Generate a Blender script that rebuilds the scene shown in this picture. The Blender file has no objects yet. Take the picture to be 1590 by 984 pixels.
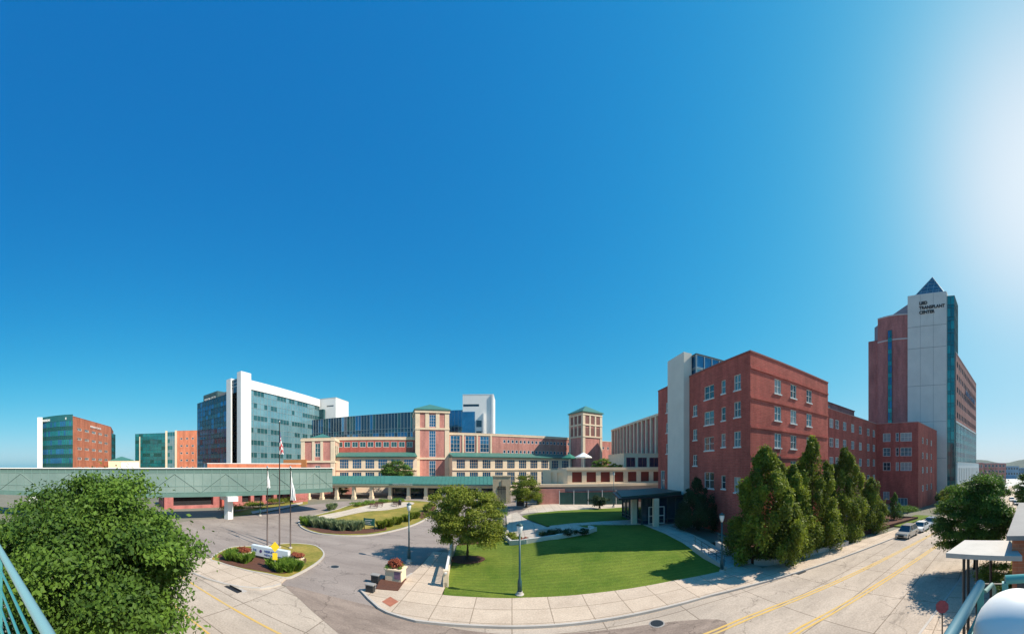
import bpy, bmesh, math, random
import numpy as np
from mathutils import Vector, Matrix
from mathutils.geometry import delaunay_2d_cdt
random.seed(7)
RNG = np.random.default_rng(7)
SC = bpy.context.scene
COL = SC.collection
K = 480.0; HZ = 725.0; CX = 795.0; H = 9.0
sin, cos, tan, pi = math.sin, math.cos, math.tan, math.pi

# ------------------------------------------------------------------ terrain
def sst(a, b, v):
    t = min(1, max(0, (v-a)/(b-a))); return t*t*(3-2*t)
GX0, GX1, GY0, GY1, GS = -80, 160, 0, 92, 4
def g_raw(x, y):
    s = -0.033*max(0.0, min(x, 110)-12)
    r = 1.2*sst(20.8, 31, y)*sst(-3, 7, x) + 0.35*sst(45, 70, y)*sst(-3, 7, x)
    l = 1.5*sst(44, 76, y)*(1-sst(-3, 7, x))
    k = 1-0.6*sst(40, 70, y)
    return s*k + r + l
def g(x, y):
    x = min(max(x, GX0), GX1-1e-6); y = min(max(y, GY0), GY1-1e-6)
    i = math.floor(x/GS); j = math.floor(y/GS)
    fx = x/GS-i; fy = y/GS-j
    a = g_raw(i*GS, j*GS); d = g_raw((i+1)*GS, (j+1)*GS)
    if fx >= fy:
        b = g_raw((i+1)*GS, j*GS); return a + (b-a)*fx + (d-b)*fy
    c = g_raw(i*GS, (j+1)*GS); return a + (c-a)*fy + (d-c)*fx
def bend(x):                      # the street drifts towards the camera's side as it runs off to the right
    return -0.115*max(0, min(x, 50)-14) - 0.05*max(0, x-50)
def dirv(px):
    t = (px-CX)/K; return sin(t), cos(t)
def P(px, py, off=0.0):           # where the sight line to a photo point meets the terrain
    s, c = dirv(px); z = 0
    for _ in range(25):
        d = (H-z)*K/(py-HZ); z = 0.5*z+0.5*(g(d*s, d*c)+off)
    return (d*s, d*c)
def D(px, d):
    s, c = dirv(px); return (d*s, d*c)

# ------------------------------------------------------------------ materials
MATS = {}
def mat(name, col, rough=0.8, metal=0.0, noise=0.0, nscale=1.0, spec=0.5, bump=0.0, col2=None, trans=0.0, emis=None):
    if name in MATS: return MATS[name]
    m = bpy.data.materials.new(name); m.use_nodes = True
    nt = m.node_tree; b = nt.nodes['Principled BSDF']
    b.inputs['Base Color'].default_value = (*col, 1)
    b.inputs['Roughness'].default_value = rough
    b.inputs['Metallic'].default_value = metal
    b.inputs['Specular IOR Level'].default_value = spec
    if noise or col2:
        tc = nt.nodes.new('ShaderNodeTexCoord')
        n = nt.nodes.new('ShaderNodeTexNoise'); n.inputs['Scale'].default_value = nscale; n.inputs['Detail'].default_value = 6
        n.inputs['Roughness'].default_value = 0.65
        nt.links.new(tc.outputs['Object'], n.inputs['Vector'])
        r = nt.nodes.new('ShaderNodeMapRange')
        r.inputs['From Min'].default_value = 0.3; r.inputs['From Max'].default_value = 0.7
        nt.links.new(n.outputs['Fac'], r.inputs['Value'])
        mx = nt.nodes.new('ShaderNodeMix'); mx.data_type = 'RGBA'
        c2 = col2 if col2 else tuple(c*(1-noise) for c in col)
        mx.inputs[6].default_value = (*c2, 1); mx.inputs[7].default_value = (*col, 1)
        nt.links.new(r.outputs[0], mx.inputs[0]); nt.links.new(mx.outputs[2], b.inputs['Base Color'])
        if bump:
            bp = nt.nodes.new('ShaderNodeBump'); bp.inputs['Strength'].default_value = bump; bp.inputs['Distance'].default_value = 0.05
            nt.links.new(n.outputs['Fac'], bp.inputs['Height']); nt.links.new(bp.outputs[0], b.inputs['Normal'])
    MATS[name] = m
    return m

def brickmat(name, c1, c2, mortar, dirt=0.42):
    m = bpy.data.materials.new(name); m.use_nodes = True
    nt = m.node_tree; b = nt.nodes['Principled BSDF']; L = nt.links.new; N = nt.nodes.new
    b.inputs['Roughness'].default_value = 0.85; b.inputs['Specular IOR Level'].default_value = 0.25
    tc = N('ShaderNodeTexCoord'); sp = N('ShaderNodeSeparateXYZ'); L(tc.outputs['Object'], sp.inputs[0])
    ad = N('ShaderNodeMath'); ad.operation = 'ADD'; L(sp.outputs[0], ad.inputs[0]); L(sp.outputs[1], ad.inputs[1])
    cb = N('ShaderNodeCombineXYZ'); L(ad.outputs[0], cb.inputs[0]); L(sp.outputs[2], cb.inputs[1])
    br = N('ShaderNodeTexBrick'); L(cb.outputs[0], br.inputs['Vector'])
    br.inputs['Color1'].default_value = (*c1, 1); br.inputs['Color2'].default_value = (*c2, 1); br.inputs['Mortar'].default_value = (*mortar, 1)
    br.inputs['Scale'].default_value = 1.0; br.inputs['Brick Width'].default_value = 0.6; br.inputs['Row Height'].default_value = 0.2
    br.inputs['Mortar Size'].default_value = 0.018; br.inputs['Mortar Smooth'].default_value = 0.3
    n = N('ShaderNodeTexNoise'); n.inputs['Scale'].default_value = 0.35; n.inputs['Detail'].default_value = 8; n.inputs['Roughness'].default_value = 0.7
    mp = N('ShaderNodeMapping'); mp.inputs['Scale'].default_value = (1.4, 1.4, .35); L(tc.outputs['Object'], mp.inputs[0]); L(mp.outputs[0], n.inputs['Vector'])
    r = N('ShaderNodeMapRange'); r.inputs['From Min'].default_value = 0.3; r.inputs['From Max'].default_value = 0.7
    r.inputs['To Min'].default_value = 1-dirt; r.inputs['To Max'].default_value = 1.18; L(n.outputs['Fac'], r.inputs[0])
    mx = N('ShaderNodeVectorMath'); mx.operation = 'MULTIPLY'; L(br.outputs['Color'], mx.inputs[0]); L(r.outputs[0], mx.inputs[1])
    L(mx.outputs[0], b.inputs['Base Color'])
    MATS[name] = m; return m

BRICK = brickmat('red_brick', (.58, .13, .095), (.47, .092, .072), (.50, .19, .15))
BRICKP = brickmat('pink_brick', (.60, .26, .215), (.51, .205, .175), (.58, .31, .25))
BRICKD = brickmat('plum_brick', (.52, .18, .165), (.43, .14, .13), (.47, .21, .19))
BRICKO = brickmat('orange_brick', (.64, .21, .11), (.55, .17, .09), (.6, .26, .16))
CREAM = mat('cream_stone', (.80, .64, .46), .85, noise=.15, nscale=.6)
WHITE = mat('white_panel', (.80, .79, .77), .5, noise=.08, nscale=.3)
CONC = mat('pale_concrete', (.50, .46, .42), .9, noise=.22, nscale=.5)
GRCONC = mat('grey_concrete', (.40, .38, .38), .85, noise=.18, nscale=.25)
GREENROOF = mat('green_metal_roof', (.055, .19, .155), .5, metal=.0, noise=.2, nscale=.8)
GREYROOF = mat('grey_roof', (.30, .29, .28), .9, noise=.2, nscale=.5)
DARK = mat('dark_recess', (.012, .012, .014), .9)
DARKMET = mat('dark_metal', (.03, .035, .04), .45, metal=.3)
TEALMET = mat('teal_painted_metal', (.05, .24, .25), .4)
TEALPALE = mat('pale_teal_painted_metal', (.19, .35, .37), .45)
TEALPOLE = mat('dark_teal_painted_metal', (.018, .07, .08), .4)
FRAMEW = mat('white_window_frame', (.74, .72, .68), .5)
LOUVER = mat('brown_louver', (.20, .075, .06), .7)
REDPANEL = mat('rust_red_panel', (.22, .035, .022), .7)
MULCH = mat('bark_mulch', (.13, .05, .03), 1, noise=.5, nscale=6, bump=.6)
BARK = mat('tree_bark', (.075, .05, .035), .95, noise=.5, nscale=5, bump=.6)
YELLOW = mat('yellow_sign_paint', (.85, .60, .02), .5)
ROADYEL = mat('worn_yellow_road_paint', (.64, .38, .06), .9, nscale=1.2, col2=(.50, .37, .17))
BLACK = mat('black_paint', (.015, .015, .017), .6)
GLOBE = mat('frosted_lamp_glass', (.62, .66, .66), .3)
RUBBER = mat('tyre_rubber', (.02, .02, .02), .9)
CHROME = mat('bright_metal', (.6, .6, .62), .25, metal=.9)
REDF = mat('red_flowers', (.45, .07, .035), .9, noise=.5, nscale=8)
WOOD = mat('brown_bench_slats', (.17, .07, .05), .8)

def glass(name, col, col2, rough=.06, metal=.0, ns=.25, spec=1.0, coat=0):
    m = mat(name, col, rough, metal, nscale=ns, col2=col2, spec=spec); return m
GL_WIN = glass('window_glass', (.03, .07, .09), (.015, .03, .045), .05, ns=.8)
GL_WINP = glass('pale_window_glass', (.13, .26, .30), (.06, .14, .17), .08, ns=.8)
GL_BLIND = mat('window_with_pale_blind', (.42, .44, .42), .25, spec=.8, nscale=1.5, col2=(.25, .30, .32))
GL_BLUE = glass('deep_blue_glass', (.03, .21, .40), (.012, .09, .20), .04, metal=.5, ns=.12)
GL_NAVY = glass('navy_glass', (.01, .055, .115), (.005, .022, .05), .05, metal=.2, ns=.15)
GL_AQUA = glass('aqua_glass', (.20, .36, .40), (.11, .25, .30), .1, metal=.3, ns=.15)
GL_AQD = glass('dark_aqua_glass', (.03, .12, .13), (.015, .07, .08), .08, metal=.2, ns=.3)
GL_TEAL = glass('teal_glass', (.01, .22, .22), (.005, .10, .125), .06, metal=.3, ns=.15)
GL_TEALB = glass('bright_teal_glass', (.02, .34, .33), (.008, .17, .18), .1, metal=.25, ns=.09)
GL_BRIDGE = glass('green_tinted_glass', (.24, .33, .31), (.14, .22, .21), .12, metal=.15, ns=.12)
SPANB = mat('blue_spandrel', (.035, .15, .20), .2, metal=.3, noise=.3, nscale=.2)
SPANG = mat('green_spandrel', (.012, .10, .09), .2, metal=.3, noise=.3, nscale=.2)
MULL = mat('silver_mullion', (.33, .40, .42), .4, metal=.3)
MULLD = mat('dark_mullion', (.03, .07, .08), .4, metal=.3)

def leafmat(name, c1, c2, tr=0.35):
    m = bpy.data.materials.new(name); m.use_nodes = True
    nt = m.node_tree; L = nt.links.new; N = nt.nodes.new
    b = nt.nodes['Principled BSDF']; out = nt.nodes['Material Output']
    b.inputs['Roughness'].default_value = .6; b.inputs['Specular IOR Level'].default_value = .25
    at = N('ShaderNodeAttribute'); at.attribute_name = 'leafvar'
    mx = N('ShaderNodeMix'); mx.data_type = 'RGBA'
    mx.inputs[6].default_value = (*c1, 1); mx.inputs[7].default_value = (*c2, 1)
    L(at.outputs['Fac'], mx.inputs[0]); L(mx.outputs[2], b.inputs['Base Color'])
    t = N('ShaderNodeBsdfTranslucent'); L(mx.outputs[2], t.inputs['Color'])
    ms = N('ShaderNodeMixShader'); ms.inputs[0].default_value = tr
    L(b.outputs[0], ms.inputs[1]); L(t.outputs[0], ms.inputs[2]); L(ms.outputs[0], out.inputs[0])
    return m
LEAF_DEEP = leafmat('deep_green_leaves', (.022, .06, .012), (.16, .28, .035))
LEAF_OLIVE = leafmat('olive_green_leaves', (.05, .085, .012), (.30, .36, .035), .42)
LEAF_YEL = leafmat('yellow_green_leaves', (.085, .12, .015), (.30, .34, .04))
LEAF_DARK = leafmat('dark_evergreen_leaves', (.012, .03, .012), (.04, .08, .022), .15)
LEAF_BRIGHT = leafmat('bright_green_leaves', (.08, .17, .02), (.19, .30, .04))
LEAF_GREY = leafmat('grey_green_grass_blades', (.14, .20, .09), (.30, .36, .20))
LEAF_RED = leafmat('red_blooms', (.22, .05, .03), (.42, .13, .07), .2)
LEAF_BLUE = leafmat('hazy_green_foliage', (.05, .09, .04), (.10, .15, .05), .2)

# ------------------------------------------------------------------ mesh building
class MB:
    def __init__(s): s.v = []; s.f = []; s.m = []
    def face(s, pts, m=0):
        i = len(s.v); s.v += [tuple(p) for p in pts]; s.f.append(tuple(range(i, i+len(pts)))); s.m.append(m)
    def hexa(s, c, m=0):           # c: 8 corners, bottom 4 ccw then top 4
        i = len(s.v); s.v += [tuple(p) for p in c]
        for f in ((3,2,1,0),(4,5,6,7),(0,1,5,4),(1,2,6,5),(2,3,7,6),(3,0,4,7)):
            s.f.append(tuple(i+k for k in f)); s.m.append(m)
    def box(s, x0, x1, y0, y1, z0, z1, m=0):
        s.hexa([(x0,y0,z0),(x1,y0,z0),(x1,y1,z0),(x0,y1,z0),(x0,y0,z1),(x1,y0,z1),(x1,y1,z1),(x0,y1,z1)], m)
    def fbox(s, F, s0, s1, t0, t1, z0, z1, m=0):   # box in a facade frame
        if t0 > t1: t0, t1 = t1, t0
        q = [F.p(s0, t1), F.p(s1, t1), F.p(s1, t0), F.p(s0, t0)]
        s.hexa([(a, b, z0) for a, b in q]+[(a, b, z1) for a, b in q], m)
    def prism(s, poly, z0, z1, m=0, mtop=None, z1f=None):
        n = len(poly); i = len(s.v)
        s.v += [(x, y, z0) for x, y in poly]+[(x, y, z1f(x, y) if z1f else z1) for x, y in poly]
        for k in range(n):
            l = (k+1) % n; s.f.append((i+k, i+l, i+n+l, i+n+k)); s.m.append(m)
        s.f.append(tuple(i+n+k for k in range(n))); s.m.append(m if mtop is None else mtop)
        s.f.append(tuple(i+k for k in reversed(range(n)))); s.m.append(m)
    def tube(s, pts, r, n=8, m=0, r1=None, cap=True):
        pts = [Vector(p) for p in pts]; i0 = len(s.v); N = len(pts)
        for k, p in enumerate(pts):
            d = (pts[min(k+1, N-1)]-pts[max(k-1, 0)]).normalized()
            a = d.cross(Vector((0, 0, 1)))
            if a.length < 1e-3: a = Vector((1, 0, 0))
            a.normalize(); b = a.cross(d)
            rr = r if r1 is None else r+(r1-r)*k/(N-1)
            if isinstance(r, (list, tuple)): rr = r[k]
            for q in range(n):
                t = 2*pi*q/n; s.v.append(tuple(p+a*rr*cos(t)+b*rr*sin(t)))
        for k in range(N-1):
            for q in range(n):
                w = (q+1) % n
                s.f.append((i0+k*n+q, i0+k*n+w, i0+(k+1)*n+w, i0+(k+1)*n+q)); s.m.append(m)
        if cap:
            s.f.append(tuple(i0+q for q in range(n))); s.m.append(m)
            s.f.append(tuple(i0+(N-1)*n+q for q in reversed(range(n)))); s.m.append(m)
    def lathe(s, cx, cy, prof, n=14, m=0):       # prof: (r, z)
        i0 = len(s.v); N = len(prof)
        for r, z in prof:
            for q in range(n):
                t = 2*pi*q/n; s.v.append((cx+r*cos(t), cy+r*sin(t), z))
        for k in range(N-1):
            for q in range(n):
                w = (q+1) % n
                s.f.append((i0+k*n+q, i0+k*n+w, i0+(k+1)*n+w, i0+(k+1)*n+q)); s.m.append(m)
        s.f.append(tuple(i0+q for q in reversed(range(n)))); s.m.append(m)
        s.f.append(tuple(i0+(N-1)*n+q for q in range(n))); s.m.append(m)
    def build(s, name, mats, parent=None, smooth=False, bevel=0):
        off = org(parent)
        me = bpy.data.meshes.new(name)
        me.from_pydata([(x-off[0], y-off[1], z-off[2]) for x, y, z in s.v], [], s.f)
        if not isinstance(mats, (list, tuple)): mats = [mats]
        for q in mats: me.materials.append(q)
        me.polygons.foreach_set('material_index', s.m)
        if bevel:
            bm = bmesh.new(); bm.from_mesh(me); bmesh.ops.remove_doubles(bm, verts=bm.verts, dist=1e-4)
            bmesh.ops.bevel(bm, geom=list(bm.edges), offset=bevel, segments=2, affect='EDGES', profile=.6)
            bm.to_mesh(me); bm.free()
        if smooth:
            me.polygons.foreach_set('use_smooth', [True]*len(me.polygons))
        me.update()
        o = bpy.data.objects.new(name, me); COL.objects.link(o)
        if parent: o.parent = parent
        ORG[o.name] = off if parent else (0, 0, 0)
        return o
def _comps(s):
    par = list(range(len(s.v)))
    def fd(a):
        while par[a] != a: par[a] = par[par[a]]; a = par[a]
        return a
    for f in s.f:
        for k in f[1:]: par[fd(k)] = fd(f[0])
    g_ = {}
    for i, f in enumerate(s.f): g_.setdefault(fd(f[0]), []).append(i)
    return list(g_.values())
def build_split(s, name, mats, parent=None, **k):
    out = []
    for fs in _comps(s):
        m = MB(); mp = {}
        for i in fs:
            for v in s.f[i]:
                if v not in mp: mp[v] = len(m.v); m.v.append(s.v[v])
            m.f.append(tuple(mp[v] for v in s.f[i])); m.m.append(s.m[i])
        out.append(m.build(name, mats, parent, **k))
    return out
MB.split = build_split
ORG = {}
def org(o): return ORG[o.name] if o else (0, 0, 0)
def tag(o, label=None, cat=None, group=None, kind=None):
    if label: o['label'] = label
    if cat: o['category'] = cat
    if group: o['group'] = group
    if kind: o['kind'] = kind
    return o
def thing(name, label, cat, loc, group=None):
    o = bpy.data.objects.new(name, None); COL.objects.link(o)
    o.empty_display_size = .3
    o.location = loc; ORG[o.name] = tuple(loc)
    return tag(o, label, cat, group)
def copy_tree(o, parent=None, loc=None, rz=None):
    c = o.copy(); COL.objects.link(c)
    if parent is not None: c.parent = parent
    if loc is not None: c.location = loc
    if rz is not None: c.rotation_euler = (0, 0, rz)
    ORG[c.name] = tuple(c.location) if parent is None else org(parent)
    for ch in list(o.children): copy_tree(ch, c)
    return c

class Fr:                              # facade frame: s runs along the wall, t outward, z up
    def __init__(s, p0, p1):
        s.o = p0; dx, dy = p1[0]-p0[0], p1[1]-p0[1]; s.L = math.hypot(dx, dy)
        s.u = (dx/s.L, dy/s.L); s.n = (s.u[1], -s.u[0]); s.a = math.atan2(dy, dx)
    def p(s, a, t): return (s.o[0]+s.u[0]*a+s.n[0]*t, s.o[1]+s.u[1]*a+s.n[1]*t)

WC = {}
def window_mesh(w, h, style, frm, gl):
    key = (round(w, 2), round(h, 2), style, frm.name, gl.name)
    if key in WC: return WC[key]
    nx, nz, near = style
    def mk(nm, mb, mats):
        o = mb.build(nm, mats); me = o.data; bpy.data.objects.remove(o); return me
    G = MB(); G.face([(0, .16, 0), (w, .16, 0), (w, .16, h), (0, .16, h)], 0)
    R = MB(); b = .055 if near else .10
    fo = .04 if near else .02
    # y is inwards in the local frame
    for x0, x1, z0, z1 in ((0, b, 0, h), (w-b, w, 0, h), (b, w-b, 0, b), (b, w-b, h-b, h)):
        R.box(x0, x1, fo, .15, z0, z1)
    for i in range(1, nx): R.box(w*i/nx-.028, w*i/nx+.028, fo+.02, .155, b, h-b)
    for i in range(1, nz): R.box(b, w-b, fo+.03, .152, h*i/nz-.03, h*i/nz+.03)
    if near:
        S = MB(); S.box(-.12, w+.12, -.09, .04, -.16, 0.0)
        WC[key] = (mk('window_pane', G, [gl]), mk('window_frame', R, [frm]), mk('window_sill', S, [FRAMEW]))
    else:
        for f, m in zip(G.f, G.m):
            R.f.append(tuple(len(R.v)+k for k in f)); R.m.append(1)
        R.v += G.v
        WC[key] = (mk('window', R, [frm, gl]),)
    return WC[key]

def facade(mb, F, z0, z1, holes, mi=0, depth=.2):
    ss = sorted({0, F.L} | {round(v, 3) for h in holes for v in h[:2]})
    zs = sorted({z0, z1} | {round(v, 3) for h in holes for v in h[2:4]})
    hs = [tuple(round(v, 3) for v in h[:4]) for h in holes]
    for i in range(len(ss)-1):
        a, b = ss[i], ss[i+1]; cm = (a+b)/2
        run = None
        for j in range(len(zs)-1):
            c, d = zs[j], zs[j+1]; zm = (c+d)/2
            solid = not any(h[0] < cm < h[1] and h[2] < zm < h[3] for h in hs)
            if solid: run = (run[0] if run else c, d)
            if (not solid or j == len(zs)-2) and run:
                pa, pb = F.p(a, 0), F.p(b, 0)
                mb.face([(*pa, run[0]), (*pb, run[0]), (*pb, run[1]), (*pa, run[1])], mi); run = None
    for a, b, c, d in hs:
        A, B, A2, B2 = F.p(a, 0), F.p(b, 0), F.p(a, -depth), F.p(b, -depth)
        mb.face([(*A, c), (*A2, c), (*A2, d), (*A, d)], mi); mb.face([(*B2, c), (*B, c), (*B, d), (*B2, d)], mi)
        mb.face([(*A, c), (*B, c), (*B2, c), (*A2, c)], mi); mb.face([(*A2, d), (*B2, d), (*B, d), (*A, d)], mi)

def walls(root, poly, z0, z1, m, holes={}, frm=FRAMEW, gl=GL_WIN, roofm=None, parapet=.5, coping=None, name='wall', gls=None):
    """poly ccw; holes: edge index -> list of (s0, s1, z0, z1, (nx, nz, near))"""
    W = MB(); n = len(poly)
    for e in range(n):
        F = Fr(poly[e], poly[(e+1) % n]); hl = holes.get(e, [])
        facade(W, F, z0, z1, hl)
        for h in hl:
            a, b, c, d, st = h[:5]
            gg = random.choice(gls) if gls else gl
            ms = window_mesh(b-a, d-c, st, frm, gg)
            o = bpy.data.objects.new('window', ms[0]); COL.objects.link(o); o.parent = root
            q = F.p(a, 0); off = org(root); o.location = (q[0]-off[0], q[1]-off[1], c-off[2]); o.rotation_euler = (0, 0, F.a)
            for nm, me in zip(('frame', 'sill'), ms[1:]):
                k = bpy.data.objects.new(nm, me); COL.objects.link(k); k.parent = o
    # inner faces of the parapet and roof deck
    rp = [(x, y, z1-parapet) for x, y in poly]
    W2 = W.build(name, m, root)
    R = MB(); R.face(rp); R.build('roof', roofm or GREYROOF, root)
    I = MB()
    for e in range(n):
        F = Fr(poly[e], poly[(e+1) % n])
        I.fbox(F, -.05, F.L+.05, -.35, .07, z1, z1+.18)
        a, b = F.p(.3, -.3), F.p(F.L-.3, -.3)
        I.face([(*b, z1-parapet), (*a, z1-parapet), (*a, z1+.01), (*b, z1+.01)])
    I.build('coping', coping or m, root)
    return W2
def grid(s0, s1, n, w, zs, h, st):
    r = []
    for i in range(n):
        c = s0+(s1-s0)*(i+.5)/n
        for z in zs: r.append((c-w/2, c+w/2, z, z+h, st))
    return r
def curtain(root, F, s0, s1, z0, z1, nf, nc, vis, spa, mull, vfrac=.6, t=.0, name='glass_wall', mw=.1, md=.12, jitter=0):
    G = MB(); M = MB(); fh = (z1-z0)/nf
    vis = vis if isinstance(vis, list) else [vis]; spa = spa if isinstance(spa, list) else [spa]
    mats = vis+spa
    for j in range(nf):
        for i in range(nc):
            a, b = s0+(s1-s0)*i/nc, s0+(s1-s0)*(i+1)/nc
            za = z0+fh*j; zm = za+fh*(1-vfrac); zb = za+fh
            t1 = t+random.uniform(-1, 1)*jitter; t2 = t+random.uniform(-1, 1)*jitter
            pa, pb = F.p(a, t1), F.p(b, t2)
            G.face([(*pa, za), (*pb, za), (*pb, zm), (*pa, zm)], len(vis)+random.randrange(len(spa)))
            G.face([(*pa, zm), (*pb, zm), (*pb, zb), (*pa, zb)], random.randrange(len(vis)))
    for i in range(nc+1):
        a = s0+(s1-s0)*i/nc; M.fbox(F, a-mw/2, a+mw/2, t-.05, t+md, z0, z1)
    for j in range(nf+1):
        for zz in ((z0+fh*j,) if vfrac >= 1 else (z0+fh*j, z0+fh*j+fh*(1-vfrac))):
            if zz < z1+.01: M.fbox(F, s0, s1, t-.05, t+md-.03, zz-mw/2, zz+mw/2)
    G.build(name, mats, root); M.build('mullions', mull, root)
def pyramid(root, poly, z0, apex, m, name='roof', over=0):
    cx = sum(p[0] for p in poly)/len(poly); cy = sum(p[1] for p in poly)/len(poly)
    q = [(cx+(x-cx)*(1+over), cy+(y-cy)*(1+over)) for x, y in poly]
    M = MB()
    for i in range(len(q)):
        a, b = q[i], q[(i+1) % len(q)]; M.face([(*a, z0), (*b, z0), (cx, cy, apex)])
    M.face([(*p, z0) for p in reversed(q)])
    M.prism(q, z0-.35, z0-.002)
    return M.build(name, m, root)
def text(s, size, F, sx, z, m, root, name='lettering', t=.06, ext=.03, bold=0, align='LEFT'):
    c = bpy.data.curves.new(name, 'FONT'); c.body = s; c.size = size; c.extrude = ext; c.offset = bold; c.align_x = align
    o = bpy.data.objects.new('tmp', c); COL.objects.link(o)
    me = bpy.data.meshes.new_from_object(o.evaluated_get(bpy.context.evaluated_depsgraph_get()))
    bpy.data.objects.remove(o)
    me.materials.clear(); me.materials.append(m)
    o = bpy.data.objects.new(name, me); COL.objects.link(o)
    q = F.p(sx, t); off = org(root); o.parent = root
    o.matrix_local = Matrix.Translation((q[0]-off[0], q[1]-off[1], z-off[2])) @ Matrix.Rotation(F.a, 4, 'Z') @ Matrix.Rotation(pi/2, 4, 'X')
    return o

# ------------------------------------------------------------------ ground patches
def smooth_poly(pts, n=5):
    out = []; N = len(pts)
    for i in range(N):
        p0, p1, p2, p3 = (Vector(pts[(i+k-1) % N]) for k in range(4))
        for j in range(n):
            t = j/n
            out.append(tuple(.5*((2*p1)+(p2-p0)*t+(2*p0-5*p1+4*p2-p3)*t*t+(3*p1-p0-3*p2+p3)*t**3)))
    return out
def patch(name, poly, off, m, skirt=0.0, zf=None):
    bm = bmesh.new()
    vv, _, ff = delaunay_2d_cdt([Vector(p) for p in poly], [], [list(range(len(poly)))], 1, 1e-5)[:3]
    vb = [bm.verts.new((p[0], p[1], 0)) for p in vv]
    for f in ff: bm.faces.new([vb[k] for k in f])
    xs = [p[0] for p in poly]; ys = [p[1] for p in poly]
    x0, x1 = max(min(xs), GX0), min(max(xs), GX1); y0, y1 = max(min(ys), GY0), min(max(ys), GY1)
    def cut(co, no): bmesh.ops.bisect_plane(bm, geom=bm.verts[:]+bm.edges[:]+bm.faces[:], plane_co=co, plane_no=no, dist=1e-4)
    for i in range(math.ceil(x0/GS), math.floor(x1/GS)+1): cut((i*GS, 0, 0), (1, 0, 0))
    for j in range(math.ceil(y0/GS), math.floor(y1/GS)+1): cut((0, j*GS, 0), (0, 1, 0))
    for k in range(math.floor((x0-y1)/GS), math.ceil((x1-y0)/GS)+1): cut((k*GS, 0, 0), (1, -1, 0))
    f0 = zf or g
    for v in bm.verts: v.co.z = f0(v.co.x, v.co.y)+off
    for f in bm.faces:
        if f.normal.z < 0: f.normal_flip()
    bm.normal_update()
    for f in bm.faces:
        if f.normal.z < 0: f.normal_flip()
    if skirt:
        be = [e for e in bm.edges if len(e.link_faces) == 1]
        for e in be:
            a, b = e.verts; ca = bm.verts.new(a.co-Vector((0, 0, skirt))); cb = bm.verts.new(b.co-Vector((0, 0, skirt)))
            bm.faces.new((a, b, cb, ca))
        bmesh.ops.recalc_face_normals(bm, faces=bm.faces[:])
    me = bpy.data.meshes.new(name); bm.to_mesh(me); bm.free(); me.materials.append(m)
    o = bpy.data.objects.new(name, me); COL.objects.link(o)
    ORG[o.name] = (0, 0, 0)
    return tag(o, kind='structure')
def kerb(name, line, m=None, w=.16, h=.15, closed=False):
    K_ = MB(); n = len(line); rng = range(n if closed else n-1)
    L_, R_ = [], []
    for i in range(n):
        a = Vector(line[(i-1) % n] if (closed or i > 0) else line[0]); b = Vector(line[(i+1) % n] if (closed or i < n-1) else line[-1])
        d = (b-a); d.normalize(); q = Vector((d.y, -d.x)); p = Vector(line[i])
        L_.append(p-q*w/2); R_.append(p+q*w/2)
    for i in rng:
        j = (i+1) % n; c = []
        for zz in (-.2, h):
            c += [(*p, g(*p)+zz) for p in (L_[i], R_[i], R_[j], L_[j])]
        K_.hexa(c)
    o = K_.build(name, m or CONC); return tag(o, kind='structure')

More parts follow.
